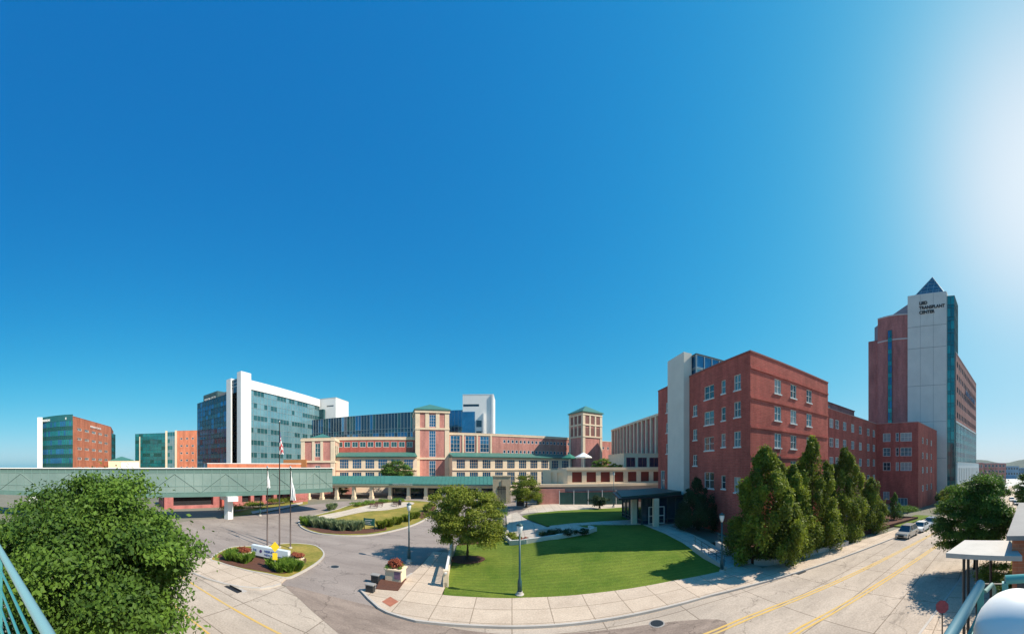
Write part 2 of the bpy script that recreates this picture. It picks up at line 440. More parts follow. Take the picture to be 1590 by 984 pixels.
def groundmat(name, kind, c1, c2, joints=None, scale=.35, rough=.95):
    m = bpy.data.materials.new(name); m.use_nodes = True; nt = m.node_tree; L = nt.links.new; N = nt.nodes.new
    b = nt.nodes['Principled BSDF']; b.inputs['Roughness'].default_value = rough; b.inputs['Specular IOR Level'].default_value = .2
    tc = N('ShaderNodeTexCoord')
    n1 = N('ShaderNodeTexNoise'); n1.inputs['Scale'].default_value = scale; n1.inputs['Detail'].default_value = 8; n1.inputs['Roughness'].default_value = .7
    mp = N('ShaderNodeMapping'); L(tc.outputs['Object'], mp.inputs[0])
    if kind in ('road', 'asphalt'): mp.inputs['Scale'].default_value = (.5, 1.3, 1)
    L(mp.outputs[0], n1.inputs['Vector'])
    r = N('ShaderNodeMapRange'); r.inputs['From Min'].default_value = .35; r.inputs['From Max'].default_value = .65; L(n1.outputs['Fac'], r.inputs[0])
    mx = N('ShaderNodeMix'); mx.data_type = 'RGBA'; mx.inputs[6].default_value = (*c1, 1); mx.inputs[7].default_value = (*c2, 1); L(r.outputs[0], mx.inputs[0])
    cur = mx.outputs[2]
    n2 = N('ShaderNodeTexNoise'); n2.inputs['Scale'].default_value = 9 if kind != 'lawn' else 5; n2.inputs['Detail'].default_value = 4; L(tc.outputs['Object'], n2.inputs['Vector'])
    r2 = N('ShaderNodeMapRange'); r2.inputs['From Min'].default_value = .25; r2.inputs['From Max'].default_value = .75
    r2.inputs['To Min'].default_value = .8; r2.inputs['To Max'].default_value = 1.15; L(n2.outputs['Fac'], r2.inputs[0])
    v = N('ShaderNodeVectorMath'); v.operation = 'MULTIPLY'; L(cur, v.inputs[0]); L(r2.outputs[0], v.inputs[1]); cur = v.outputs[0]
    if joints:
        br = N('ShaderNodeTexBrick'); br.offset = 0; L(tc.outputs['Object'], br.inputs['Vector'])
        br.inputs['Color1'].default_value = (1, 1, 1, 1); br.inputs['Color2'].default_value = (.9, .9, .91, 1); br.inputs['Mortar'].default_value = (.5, .48, .46, 1)
        br.inputs['Scale'].default_value = 1; br.inputs['Brick Width'].default_value = joints[0]; br.inputs['Row Height'].default_value = joints[1]
        br.inputs['Mortar Size'].default_value = joints[2]
        v = N('ShaderNodeVectorMath'); v.operation = 'MULTIPLY'; L(cur, v.inputs[0]); L(br.outputs['Color'], v.inputs[1]); cur = v.outputs[0]
    if kind in ('asphalt', 'road'):
        n5 = N('ShaderNodeTexNoise'); n5.inputs['Scale'].default_value = .55; n5.inputs['Detail'].default_value = 9; n5.inputs['Roughness'].default_value = .75
        m5 = N('ShaderNodeMapping'); m5.inputs['Scale'].default_value = (.35, 1.5, 1); m5.inputs['Location'].default_value = (7, 3, 0); L(tc.outputs['Object'], m5.inputs[0]); L(m5.outputs[0], n5.inputs['Vector'])
        r5 = N('ShaderNodeMapRange'); r5.inputs['From Min'].default_value = .56; r5.inputs['From Max'].default_value = .74; r5.inputs['To Min'].default_value = 1; r5.inputs['To Max'].default_value = .62; L(n5.outputs['Fac'], r5.inputs[0])
        v = N('ShaderNodeVectorMath'); v.operation = 'MULTIPLY'; L(cur, v.inputs[0]); L(r5.outputs[0], v.inputs[1]); cur = v.outputs[0]
        # meandering sealed cracks
        vo = N('ShaderNodeTexVoronoi'); vo.feature = 'DISTANCE_TO_EDGE'; vo.inputs['Scale'].default_value = .16 if kind == 'asphalt' else .11
        nd = N('ShaderNodeTexNoise'); nd.inputs['Scale'].default_value = .8; nd.inputs['Detail'].default_value = 5; L(tc.outputs['Object'], nd.inputs['Vector'])
        ad = N('ShaderNodeVectorMath'); ad.operation = 'MULTIPLY_ADD'; ad.inputs[1].default_value = (3, 3, 3); L(nd.outputs['Color'], ad.inputs[0]); L(tc.outputs['Object'], ad.inputs[2]); L(ad.outputs[0], vo.inputs['Vector'])
        r3 = N('ShaderNodeMapRange'); r3.inputs['From Max'].default_value = .012 if kind == 'asphalt' else .007; r3.inputs['To Min'].default_value = .62; L(vo.outputs['Distance'], r3.inputs[0])
        v = N('ShaderNodeVectorMath'); v.operation = 'MULTIPLY'; L(cur, v.inputs[0]); L(r3.outputs[0], v.inputs[1]); cur = v.outputs[0]
    L(cur, b.inputs['Base Color'])
    if kind == 'lawn':
        wv = N('ShaderNodeTexWave'); wv.inputs['Scale'].default_value = .55; wv.inputs['Distortion'].default_value = 2.5; wv.bands_direction = 'Y'; wv.inputs['Detail'].default_value = 2
        L(tc.outputs['Object'], wv.inputs['Vector'])
        r4 = N('ShaderNodeMapRange'); r4.inputs['To Min'].default_value = .92; r4.inputs['To Max'].default_value = 1.06; L(wv.outputs['Fac'], r4.inputs[0])
        v = N('ShaderNodeVectorMath'); v.operation = 'MULTIPLY'; L(cur, v.inputs[0]); L(r4.outputs[0], v.inputs[1]); L(v.outputs[0], b.inputs['Base Color'])
        bp = N('ShaderNodeBump'); bp.inputs['Strength'].default_value = .7; bp.inputs['Distance'].default_value = .08
        n3 = N('ShaderNodeTexNoise'); n3.inputs['Scale'].default_value = 14; n3.inputs['Detail'].default_value = 3; L(tc.outputs['Object'], n3.inputs['Vector'])
        L(n3.outputs['Fac'], bp.inputs['Height']); L(bp.outputs[0], b.inputs['Normal'])
    MATS[name] = m; return m
M_STREET = groundmat('street_concrete', 'road', (.39, .325, .265), (.52, .435, .355), joints=(5.2, 3.3, .035))
M_ASPH = groundmat('grey_asphalt', 'asphalt', (.24, .20, .18), (.33, .28, .25), scale=.22)
M_ASPH2 = groundmat('brown_worn_asphalt', 'asphalt', (.20, .155, .13), (.33, .26, .215), scale=.5)
M_WALK = groundmat('buff_pavement', 'walk', (.50, .40, .31), (.60, .49, .385), joints=(2.4, 1.75, .03), scale=.5)
M_PLAZA = groundmat('pale_pavement', 'walk', (.50, .43, .35), (.60, .52, .43), joints=(1.5, 1.5, .025), scale=.5)
M_LAWN = groundmat('mown_grass', 'lawn', (.075, .135, .012), (.16, .205, .028), scale=.22)
M_LAWNY = groundmat('dry_yellow_grass', 'lawn', (.14, .16, .025), (.36, .27, .07), scale=.25)
M_EARTH = groundmat('town_ground', 'earth', (.15, .15, .11), (.24, .22, .18), scale=.03)
M_BRICKPAV = mat('red_brick_paving', (.42, .15, .09), .9, noise=.3, nscale=3)

R = 2200
patch('ground', [(-R, -R), (R, -R), (R, R), (-R, R)], -.02, M_EARTH)
def street_band(y0, y1, xa=-120, xb=260, st=4):
    xs = [xa+i*st for i in range(int((xb-xa)/st)+1)]
    return [(x, y0+bend(x)) for x in xs]+[(x, y1+bend(x)) for x in reversed(xs)]
patch('street', street_band(4.5, 17.3), 0.0, M_STREET)
# driveway and roundabout asphalt
asph = [(-32, 17.4)]+[P(*q) for q in ((262, 815), (300, 807), (345, 805), (400, 799), (440, 791), (480, 784), (520, 779), (560, 777))]
asph += [(-36, 76), (2, 80), (4, 62), (0, 46), (-5, 38), (-8.3, 31), (-8.3, 17.4)]
patch('driveway', asph, .004, M_ASPH)
patch('junction_asphalt', smooth_poly([(-15.5, 17.6), (-13.2, 16.2), (-10.5, 14.9), (-7, 13.4), (-2, 12.2), (5, 11.8), (9.5, 12.4), (11.5, 14), (9, 15.6), (5, 16.3), (0, 16.6), (-5, 17.2), (-9, 18.0)], 4), .008, M_ASPH2)
# yellow lines
def ribbon(name, y0, y1, xa, xb, off, m):
    patch(name, street_band(y0, y1, xa, xb, 2), off, m)
ribbon('road_marking', 13.44, 13.60, 9, 200, .012, ROADYEL)
ribbon('road_marking', 13.14, 13.30, 9, 200, .012, ROADYEL)
ribbon('road_marking', 10.36, 10.52, 10, 200, .012, ROADYEL)
ribbon('road_marking', 10.04, 10.20, 10, 200, .012, ROADYEL)
ribbon('road_marking', 12.1, 12.26, -90, -10, .012, ROADYEL)
ribbon('road_marking', 9.2, 9.34, -90, -12, .012, ROADYEL)
# near-side pavement
patch('near_pavement', street_band(.6, 4.35, -30, 200), .12, M_WALK, skirt=.3)
kerb('near_kerb', [(x, 4.43+bend(x)) for x in range(-30, 201, 4)], h=.135)
patch('near_verge', street_band(-3, .6, 18, 60), .14, M_LAWNY, skirt=.2)

# right-hand pavement, corner and garden
corner = [P(*q) for q in ((560, 918), (573, 931.6), (589, 946), (602, 953), (622, 959.5), (646, 966))]
fkerb = [(x, 17.25+bend(x)) for x in range(-2, 61, 3)]
walk = [(-8.2, 31.5)]+[P(*q) for q in ((654.5, 879), (640, 892), (625, 908))]+[P(600, 914)]+corner+fkerb
walkback = [(60, 19.3+bend(60)), (50, 19.8+bend(50)), (34, 17.9), (20.4, 19.4), (20.4, 21.0), (17.2, 21.0), (-4.9, 21.0), (-4.9, 22.5), (-6.0, 31.5)]
patch('pavement', walk+walkback, .12, M_WALK, skirt=.3)
kerb('pavement_kerb', [P(640, 892), P(612, 908), P(585, 915)]+corner+fkerb, h=.14)
patch('tactile_pad', [P(593, 937), P(606, 929), P(619, 937), P(606, 945)], .135, M_BRICKPAV)
patch('mulch_bed', [P(583, 917), P(590, 903), P(602, 899), P(631, 901), P(618, 920)], .16, MULCH, skirt=.1)
lawn = [(-4.75, 20.95), (17.25, 20.8), (17.3, 38.3), (10, 39.5), (3, 39), (-1.5, 36.5), (-6.2, 34.5), (-5.9, 31.5)]
patch('lawn', lawn, .13, M_LAWN, skirt=.2)
patch('path', [(17.3, 25.6), (20.3, 25.6), (20.3, 36.2), (23.5, 37.2), (23.5, 43), (16, 42.4), (10, 41.5), (5, 41), (5, 39.4), (10, 39.9), (17.3, 38.6)], .15, M_PLAZA, skirt=.15)
lawn2 = [P(*q) for q in ((810, 802), (852, 795.5), (918, 791.5), (975, 788))]+[(20, 47), (16.5, 42.6), (10, 41.8), (4.6, 41.2)]
patch('upper_lawn', lawn2, .13, M_LAWN, skirt=.1)
patch('service_drive', [(-2, 46), (4, 62)]+[P(*q) for q in ((836, 780), (886, 779), (920, 776.5), (970, 774))]+[(30, 66), (28, 52), (20, 49)]+[P(*q) for q in ((975, 787), (918, 791), (852, 795), (806, 798))], .01, M_PLAZA)
patch('garden_walk', [P(*q) for q in ((786, 800), (803, 796), (812, 804), (826, 812), (850, 820), (830, 827), (800, 830), (788, 826))], .14, M_PLAZA, skirt=.1)
patch('planting_bed', [(-6.2, 34.5), (-1.5, 36.6), (-.3, 38), (-1.2, 43), (-5.6, 40)], .15, MULCH, skirt=.1)
ring = smooth_poly([(-4.3+1.75*cos(a), 29.3+1.35*sin(a)) for a in [i*pi/4 for i in range(8)]], 3)
patch('mulch_ring', ring, .16, MULCH, skirt=.05)

# sign island
isl = smooth_poly([P(*q) for q in ((328, 868), (341, 875), (382, 887), (414, 893), (444, 899), (462, 893), (482, 882), (496, 872), (503, 862), (497, 853), (483, 847), (449, 845), (409, 849), (360, 851))], 4)
patch('sign_island_lawn', isl, .12, M_LAWNY, skirt=.2)
kerb('island_kerb', isl, closed=True, h=.15)
patch('flower_bed', smooth_poly([P(*q) for q in ((338, 868), (350, 877), (390, 886), (440, 893), (468, 883), (474, 868), (440, 860), (395, 856), (352, 857))], 3), .15, MULCH)
patch('island_pavement', [P(*q) for q in ((322, 866), (341, 876), (382, 888), (414, 894), (444, 900), (436, 907), (424, 911), (404, 914), (372, 911.5), (349.6, 907), (322, 899), (300, 890))], .11, M_WALK, skirt=.2)
kerb('island_pavement_kerb', [P(*q) for q in ((436, 908), (424, 912), (404, 915), (372, 912.5), (349.6, 908), (322, 900), (300, 891))], h=.13)
# roundabout island
rb = smooth_poly([P(*q) for q in ((464.5, 814), (471, 821), (489, 828), (513.6, 831.5), (546, 833), (579, 831), (612, 824.6), (644, 815), (669, 801), (680, 788), (672, 781), (645, 778), (603, 777.5), (571, 779), (546, 784), (522, 792), (500, 798), (481, 803), (466, 808.5))], 4)
patch('roundabout_island', rb, .12, M_LAWNY, skirt=.2)
kerb('roundabout_kerb', rb, closed=True, h=.15, w=.25)
patch('roundabout_bed', [P(*q) for q in ((469, 816), (480, 823), (500, 828.5), (530, 830.5), (570, 829.5), (600, 824.5), (600, 820), (560, 823), (520, 821), (490, 816), (476, 811))], .14, MULCH)
patch('roundabout_bed', [P(*q) for q in ((655, 807), (672, 796), (677, 788), (668, 784), (660, 792), (648, 802))], .14, MULCH)
patch('roundabout_path', smooth_poly([P(*q) for q in ((478, 808), (500, 801), (530, 795), (560, 788), (590, 782), (640, 780.5), (636, 786), (600, 793), (570, 795), (535, 802), (500, 810))], 3), .15, M_PLAZA)
# verge below the footbridge
vg = [P(*q) for q in ((345, 803), (400, 797), (440, 789), (478, 782), (478, 776), (440, 781), (400, 788), (350, 798))]
patch('verge', vg, .13, M_LAWNY, skirt=.2)
patch('verge_path', [P(*q) for q in ((390, 795), (420, 790), (470, 780), (470, 783), (425, 793), (392, 799))], .16, M_PLAZA)
# raised tree bed behind the retaining wall
bedz = lambda x, y: g(x, 20)+.1
patch('tree_bed', [(20.6, 20.6), (22, 19.7), (33.4, 18.1), (34, 20), (60, 15.8), (60, 33), (41, 33), (41, 25), (24.3, 25), (24.3, 37), (20.6, 36)], .5, MULCH, skirt=.6, zf=lambda x, y: g(x, y)*.3+.7*g(x, 22))
patch('street_verge', [(50, 16.2), (66, 14.2), (66, 18), (50, 18.5)], .2, M_LAWN, skirt=.4)

# ------------------------------------------------------------------ foliage
def leaves(name, pts, nrm, size, m, parent, aspect=.55, clumpvar=None, tilt=.9):
    n = len(pts); off = np.array(org(parent))
    d = nrm + RNG.normal(0, tilt, (n, 3)); d /= np.linalg.norm(d, axis=1)[:, None]
    a = np.cross(d, RNG.normal(0, 1, (n, 3))); a /= np.linalg.norm(a, axis=1)[:, None]
    b = np.cross(d, a)
    s = size*RNG.uniform(.6, 1.35, (n, 1))
    V = np.empty((n, 4, 3)); c = pts-off
    V[:, 0] = c-a*s*.5; V[:, 1] = c+b*s*aspect*.5; V[:, 2] = c+a*s*.5; V[:, 3] = c-b*s*aspect*.5
    me = bpy.data.meshes.new(name)
    me.vertices.add(4*n); me.vertices.foreach_set('co', V.ravel())
    me.loops.add(4*n); me.loops.foreach_set('vertex_index', np.arange(4*n, dtype=np.int32))
    me.polygons.add(n); me.polygons.foreach_set('loop_start', np.arange(0, 4*n, 4, dtype=np.int32))
    me.polygons.foreach_set('loop_total', np.full(n, 4, dtype=np.int32))
    me.materials.append(m); me.update(); me.validate()
    at = me.attributes.new('leafvar', 'FLOAT', 'FACE')
    cv = RNG.uniform(0, 1, n)*.45+(clumpvar if clumpvar is not None else .2)*.55
    at.data.foreach_set('value', cv.astype(np.float32))
    o = bpy.data.objects.new(name, me); COL.objects.link(o)
    if parent: o.parent = parent
    ORG[o.name] = tuple(off) if parent else (0, 0, 0)
    return o
def crown_round(c, r, nclump, nleaf, csize, flat=1.0, seed=0):
    """clumps on and inside an ellipsoid"""
    rg = np.random.default_rng(seed)
    u = rg.normal(0, 1, (nclump, 3)); u /= np.linalg.norm(u, axis=1)[:, None]
    rad = rg.uniform(.45, 1, (nclump, 1))**.45
    lump = 1+.13*np.sin(u[:, :1]*4+seed)+.12*np.sin(u[:, 1:2]*5+2*seed)+.08*rg.normal(0, 1, (nclump, 1))
    cc = np.array(c)+u*rad*lump*(np.array(r)-csize*.6)
    cs = csize*rg.uniform(.6, 1.3, (nclump, 1))
    pts, nr, cv = [], [], []
    per = nleaf//nclump
    for i in range(nclump):
        w = rg.normal(0, 1, (per, 3)); w /= np.linalg.norm(w, axis=1)[:, None]
        w[:, 2] = np.where(w[:, 2] < -.25, -w[:, 2]*.6, w[:, 2])
        q = rg.uniform(.15, 1, (per, 1))**.4
        pts.append(cc[i]+w*q*cs[i]*np.array([1.15, 1.15, .8])*(1+.25*rg.normal(0, 1, (per, 1)))); nr.append(w*.6+np.array([0, 0, .5])+u[i]*.3); cv.append(np.full(per, rg.uniform()))
    return np.vstack(pts), np.vstack(nr), np.concatenate(cv)
def crown_cone(base, r, h, nclump, nleaf, csize, seed=0, lean=.25):
    rg = np.random.default_rng(seed); pts, nr, cv = [], [], []; per = int(nleaf*.85)//nclump
    def prof(t): return min(1, t*4+.72)*(1-t**2.2)**.85
    for i in range(nclump):
        t = rg.uniform(0, 1)**1.25*.97
        a = rg.uniform(0, 2*pi); rr = max(0, r*prof(t)*(rg.uniform(.55, 1)**.4)*(1+.13*sin(3*a+seed)+.12*sin(9*t+a*2+seed))-csize*.25)
        cs = csize*rg.uniform(.6, 1.2)*(1-.5*t)
        c = np.array([base[0]+rr*cos(a), base[1]+rr*sin(a), base[2]+h*t])
        w = rg.normal(0, 1, (per, 3)); w /= np.linalg.norm(w, axis=1)[:, None]
        q = rg.uniform(.1, 1, (per, 1))**.45
        pts.append(c+w*q*cs*np.array([.85, .85, 1.35])*(1+.15*rg.normal(0, 1, (per, 1)))); nr.append(w*.6+np.array([cos(a)*.4, sin(a)*.4, .45])); cv.append(np.full(per, rg.uniform()))
    n = int(nleaf*.15); t = rg.uniform(0, 1, n)**1.3*.95; a = rg.uniform(0, 2*pi, n)
    rr = r*.8*np.minimum(1, t*4+.72)*(1-t**2.2)**.85*np.sqrt(rg.uniform(0, 1, n))
    pts.append(np.c_[base[0]+rr*np.cos(a), base[1]+rr*np.sin(a), base[2]+h*t]); nr.append(rg.normal(0, 1, (n, 3))); cv.append(np.zeros(n))
    return np.vstack(pts), np.vstack(nr), np.concatenate(cv)
def trunk(root, base, top, r, branches, spread, name='trunk', seed=0):
    rg = random.Random(seed); T = MB()
    b = Vector(base); t = Vector(top); n = 6
    pts = [b.lerp(t, i/n)+Vector((rg.uniform(-1, 1), rg.uniform(-1, 1), 0))*r*.5*(i > 0) for i in range(n+1)]
    T.tube(pts, [r*(1.35 if i == 0 else 1)*(1-.75*i/n) for i in range(n+1)], 9)
    for k in range(branches):
        f = rg.uniform(.35, .9); p = b.lerp(t, f); a = 2*pi*k/branches+rg.uniform(-.4, .4)
        L_ = spread*rg.uniform(.6, 1)*(1.1-f*.5)
        e = p+Vector((cos(a)*L_, sin(a)*L_, L_*rg.uniform(.35, .9)))
        m1 = p.lerp(e, .5)+Vector((0, 0, -L_*.07))
        T.tube([p, m1, e], [r*.45*(1.1-f*.6), r*.28*(1.1-f*.6), r*.08], 6)
    return T.build(name, BARK, root, smooth=True)

def broad_tree(x, y, z0, ctr, rad, ncl, nlf, cs, ls, leafm, label, cat='tree', group=None, tr=.18, seed=1, name='broadleaf_tree'):
    t = thing(name, label, cat, (x, y, z0), group)
    trunk(t, (x, y, z0-.1), (ctr[0], ctr[1], ctr[2]+rad[2]*.35), tr, 9, rad[0]*.75, seed=seed)
    p, n, cv = crown_round(ctr, rad, ncl, nlf, cs, seed=seed)
    leaves('crown', p, n, ls, leafm, t, clumpvar=cv)
    return t
def cone_tree(x, y, z0, r, top, ncl, nlf, cs, ls, leafm, label, group, seed, zb=.3, name='pyramidal_tree'):
    t = thing(name, label, 'tree', (x, y, z0), group)
    trunk(t, (x, y, z0-.1), (x, y, z0+(top-z0)*.8), .16, 8, r*.5, seed=seed)
    p, n, cv = crown_cone((x, y, z0+zb), r, top-z0-zb, ncl, nlf, cs, seed=seed)
    leaves('crown', p, n, ls, leafm, t, clumpvar=cv)
    return t

# big tree on the left, close to the camera
broad_tree(-13.2, 3.6, 0, (-14.1, 3.2, 4.4), (4.95, 4.9, 4.25), 165, 160000, 1.1, .19, LEAF_DEEP, 'large dark green leafy tree filling the lower left corner below the glass footbridge', tr=.24, seed=3)
# ornamental tree in the lawn
broad_tree(-4.3, 29.3, .15, (-4.2, 29.2, 4.3), (3.7, 3.5, 3.2), 120, 52000, .72, .19, LEAF_YEL, 'yellow green round tree with dark trunk in a mulch ring on the lawn', tr=.13, seed=5)
# street tree on the right
broad_tree(28.5, 2.1, -.4, (28.7, 1.9, 4.2), (4.4, 3.7, 3.7), 150, 80000, .85, .2, LEAF_DEEP, 'round dark green street tree behind the flat canopy on the right', tr=.16, seed=8)
# row of pyramidal trees before the brick building
GP = 'pyramidal trees along the brick building'
for i, (x, y, r, top, nc, nl, lab) in enumerate((
        (22.3, 20.5, 3.9, 10.8, 90, 60000, 'leftmost and broadest pyramidal tree, right at the corner of the red brick building'),
        (25.9, 20.1, 2.6, 9.1, 60, 32000, 'shorter pyramidal tree squeezed between two taller ones behind the low retaining wall'),
        (29.9, 20.5, 3.5, 12.3, 85, 52000, 'tallest pointed tree in the row before the red brick building'),
        (37.3, 20.2, 3.7, 11.5, 78, 44000, 'tall pyramidal tree standing just right of the red brick building corner'),
        (44.2, 19.2, 2.7, 7.4, 60, 22000, 'low wide pyramidal tree at the right end of the row above the street'))):
    cone_tree(x, y, g(x, 21)+.45, r, top, nc, nl, 1.0, .25, LEAF_OLIVE, lab, GP, 20+i)
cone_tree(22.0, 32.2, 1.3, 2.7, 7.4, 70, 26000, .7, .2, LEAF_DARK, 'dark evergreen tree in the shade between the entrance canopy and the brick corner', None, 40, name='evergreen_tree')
cone_tree(55.0, 19.0, -.6, 1.4, 4.0, 40, 7000, .5, .2, LEAF_DEEP, 'small green tree on the verge at the end of the pyramidal row', None, 41, name='young_tree')
def bush(x, y, z, r, h, m, label, nl=3500, ls=.16, cat='shrub', group=None, seed=1, name='shrub', cs=.35):
    t = thing(name, label, cat, (x, y, z), group)
    S = MB()
    for k in range(5):
        a = k*1.3; S.tube([(x, y, z-.05), (x+cos(a)*r*.5, y+sin(a)*r*.5, z+h*.7)], .03, 5, r1=.01)
    S.build('stem', BARK, t)
    p, n, cv = crown_round((x, y, z+h*.5), (r, r, h*.55), max(6, nl//110), nl, cs*max(r, .5), seed=seed)
    leaves('foliage', p, n, ls, m, t, clumpvar=cv); return t
def gb(px, py, r, h, m, label, **k):
    x, y = P(px, py); return bush(x, y, g(x, y)+.12, r, h, m, label, **k)
bush(93, 17.0, -2.4, 2.2, 3.2, LEAF_YEL, 'yellow green shrub at the foot of the lit brick block near the tower', nl=5000, ls=.3, seed=50)
bush(60.5, 18.2, -.6, 2.4, 1.6, LEAF_BRIGHT, 'low bright hedge beside the parked cars', nl=5000, ls=.2, seed=51, cat='hedge', name='hedge')
# trees beyond the right street tree, along the far pavement
for i, (px, d, r, zt) in enumerate(((1478, 78, 3.6, 3.6), (1503, 86, 4.0, 4.6), (1528, 90, 3.6, 3.8), (1545, 105, 3.4, 3.0))):
    x, y = D(px, d)
    broad_tree(x, y, -2.8, (x, y, zt-r*.8), (r, r, r), 50, 8000, .9, .38, LEAF_OLIVE, ['yellow green street tree directly below the teal glass corner of the tower', 'taller yellow green street tree before the white base of the tower wing', 'street tree right of the white tower base, before the blue low buildings', 'farthest of the street trees, where the road runs out of sight'][i], group='trees along the far pavement', seed=60+i, tr=.15)
x, y = D(1594, 70)
broad_tree(x, y, -1.8, (x, y, 3.6), (3.5, 3.5, 4), 60, 9000, .9, .35, LEAF_DEEP, 'dark street tree cut by the right edge of the picture', seed=70)
# foliage before the hospital
x, y = D(618, 84)
broad_tree(x, y, 1.5, (x, y, 7.0), (4.9, 3.6, 3.9), 80, 15000, 1.0, .35, LEAF_DEEP, 'dark green tree left of the tall tower, rising behind the green canopy roof', seed=71)
x, y = D(817, 60)
broad_tree(x, y, 1.4, (x, y, 4.5), (3.1, 2.8, 2.9), 70, 14000, .8, .26, LEAF_OLIVE, 'bushy dark tree between the stone pylon and the terrace wall', seed=72)
x, y = D(931, 57)
broad_tree(x, y, 1.5, (x, y, 2.6), (1.9, 1.7, 1.2), 30, 5000, .5, .2, LEAF_DARK, 'small dark rounded tree on the upper lawn beside the service drive', seed=73)
gb(740, 838, 1.5, 1.3, LEAF_DEEP, 'dark shrub behind the lawn tree, left one by the white kerb', seed=80)
gb(766, 838, 1.5, 1.4, LEAF_DARK, 'dark shrub just left of the white planter wall', seed=81)
gb(775, 815, 1.6, 2.3, LEAF_DEEP, 'taller shrub at the side of the garden walk', seed=82)
gb(835, 783, 1.2, 1.8, LEAF_BRIGHT, 'bright green shrub at the edge of the service drive', seed=83)
gb(850, 779, 1.3, 1.4, LEAF_OLIVE, 'olive shrub before the brick wall under the terrace', seed=84)

# ------------------------------------------------------------------ building helpers done; large red brick building
t = thing('brick_building', 'five storey red brick building with white window frames and a tall pale shaft', 'building', (24.3, 25, 0))
near = (2, 2, True); near1 = (1, 2, True)
hs = []
for s, w in ((4.75, 1.25), (7.9, 1.25), (11.5, 1.25)):
    for z in (18.1, 14.75, 11.4, 8.0, 4.7): hs.append((s-w/2, s+w/2, z, z+1.75, near))
hw = []
for z in (18.0, 14.6, 11.2): hw.append((14.7-1.05, 14.7+1.05, z, z+1.75, (2, 2, True)))
hw.append((14.7-1.05, 14.7+1.05, 6.2, 8.3, (2, 2, True)))
for z in (18.15, 14.8, 11.5, 6.3): hw.append((17.7-.4, 17.7+.4, z, z+1.65, near1))
for z in (18.1, 14.9, 11.4, 6.0): hw.append((20.3-.57, 20.3+.57, z, z+1.8, near))
for z in (16.2, 12.8, 9.2): hw.append((11.4-.5, 11.4+.5, z, z+1.5, near))
for z in (17.9, 14.6, 11.2): hw.append((3.4-.55, 3.4+.55, z, z+1.6, near))
hw.append((1.0, 2.4, 5.2, 8.4, near1))
pb = [(24.3, 25), (40.9, 25), (40.9, 47.5), (24.3, 47.5)]
walls(t, pb, -2, 22, BRICK, {0: hs, 3: hw}, gls=[GL_WIN, GL_WINP, GL_BLIND, GL_WINP], parapet=.8, coping=mat('brick_coping', (.30, .10, .085), .8))
F = Fr(pb[0], pb[1]); L_ = MB()
for z in (20.15, 16.8, 13.45, 10.1, 6.7): L_.fbox(F, .0, F.L, 0, .10, z, z+.22)
L_.split('ledge', BRICK, t)
S = MB(); S.box(23.35, 24.7, 37.6, 42.4, -1, 25.5)
for z in (6, 12, 18): S.box(23.33, 23.35, 37.6, 42.4, z, z+.05)
S.build('concrete_shaft', mat('shaft_concrete', (.78, .71, .62), .85, noise=.12, nscale=.4), t)
Fp = Fr((24.9, 36.7), (30.4, 36.7)); Fw = Fr((24.9, 43.5), (24.9, 36.7))
B_ = MB(); B_.box(24.95, 30.35, 36.75, 43.5, 21, 25.1); B_.box(24.8, 30.5, 36.6, 43.6, 25.1, 25.3); B_.build('penthouse', DARKMET, t)
curtain(t, Fp, 0, 5.5, 21.2, 25.1, 2, 4, [GL_AQUA, GL_BLUE], [GL_AQUA], MULL, .9, name='penthouse_glass')
curtain(t, Fw, 0, 6.8, 21.2, 25.1, 2, 4, [GL_BLUE], [GL_BLUE], MULL, .9, name='penthouse_glass')
U = MB(); U.box(33, 36, 30, 33, 21.1, 22.9); U.box(29, 31, 40, 42, 21.1, 22.7); U.split('roof_unit', GREYROOF, t)
bk = MB(); bk.tube([(29.4, 24.9, 11.3), (28.6, 24.2, 10.8), (27.9, 23.9, 10.2)], .05, 6); bk.box(27.7, 28.1, 23.7, 24.1, 9.9, 10.3); bk.build('wall_lamp', BLACK, t)

# entrance pavilion with dark canopy
t = thing('entrance_pavilion', 'glazed entrance porch under a dark green canopy at the side of the brick building', 'entrance', (17, 38, 1.2))
pv = [(17.2, 38.5), (23.3, 37.6), (23.3, 46), (17.2, 46)]
z0 = 1.15
for e, n in ((0, 5), (3, 5)):
    F = Fr(pv[e], pv[(e+1) % 4]); curtain(t, F, 0, F.L, z0+.05, 4.75, 1, n, [GL_NAVY, GL_WIN], [GL_NAVY], MULLD, .85, mw=.14)
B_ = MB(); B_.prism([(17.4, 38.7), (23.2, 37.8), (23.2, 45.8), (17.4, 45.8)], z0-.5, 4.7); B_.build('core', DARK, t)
C_ = MB(); C_.prism([(13.1, 36.4), (18, 36.6), (23.0, 37.0), (23.0, 46), (15.5, 46)], 4.85, 5.08); C_.build('canopy', DARKMET, t)
C_ = MB(); q = [(13.6, 36.8), (18.2, 37.0), (22.8, 37.4), (22.8, 45.7), (16, 45.7)]
C_.prism(q, 5.09, 5.2, z1f=lambda x, y: 5.2+.04*(x-13)); C_.build('canopy_roof', mat('dark_green_roof', (.015, .06, .05), .5), t)
for x, y in ((16.3, 39.2), (18.4, 36.7)):
    C_ = MB(); C_.box(x-.35, x+.35, y-.3, y+.3, .8, 4.84); C_.build('pillar', CREAM, t)
Fd = Fr((17.9, 37.9), (20.2, 37.6)); Dm = MB()
for s in (0, 1.1, 2.2): Dm.fbox(Fd, s, s+.1, 0, .1, z0+.1, 3.6)
for z in (z0+.1, 2.3, 3.5): Dm.fbox(Fd, .1, 2.2, .01, .09, z, z+.12)
Dm.build('door_frame', FRAMEW, t)

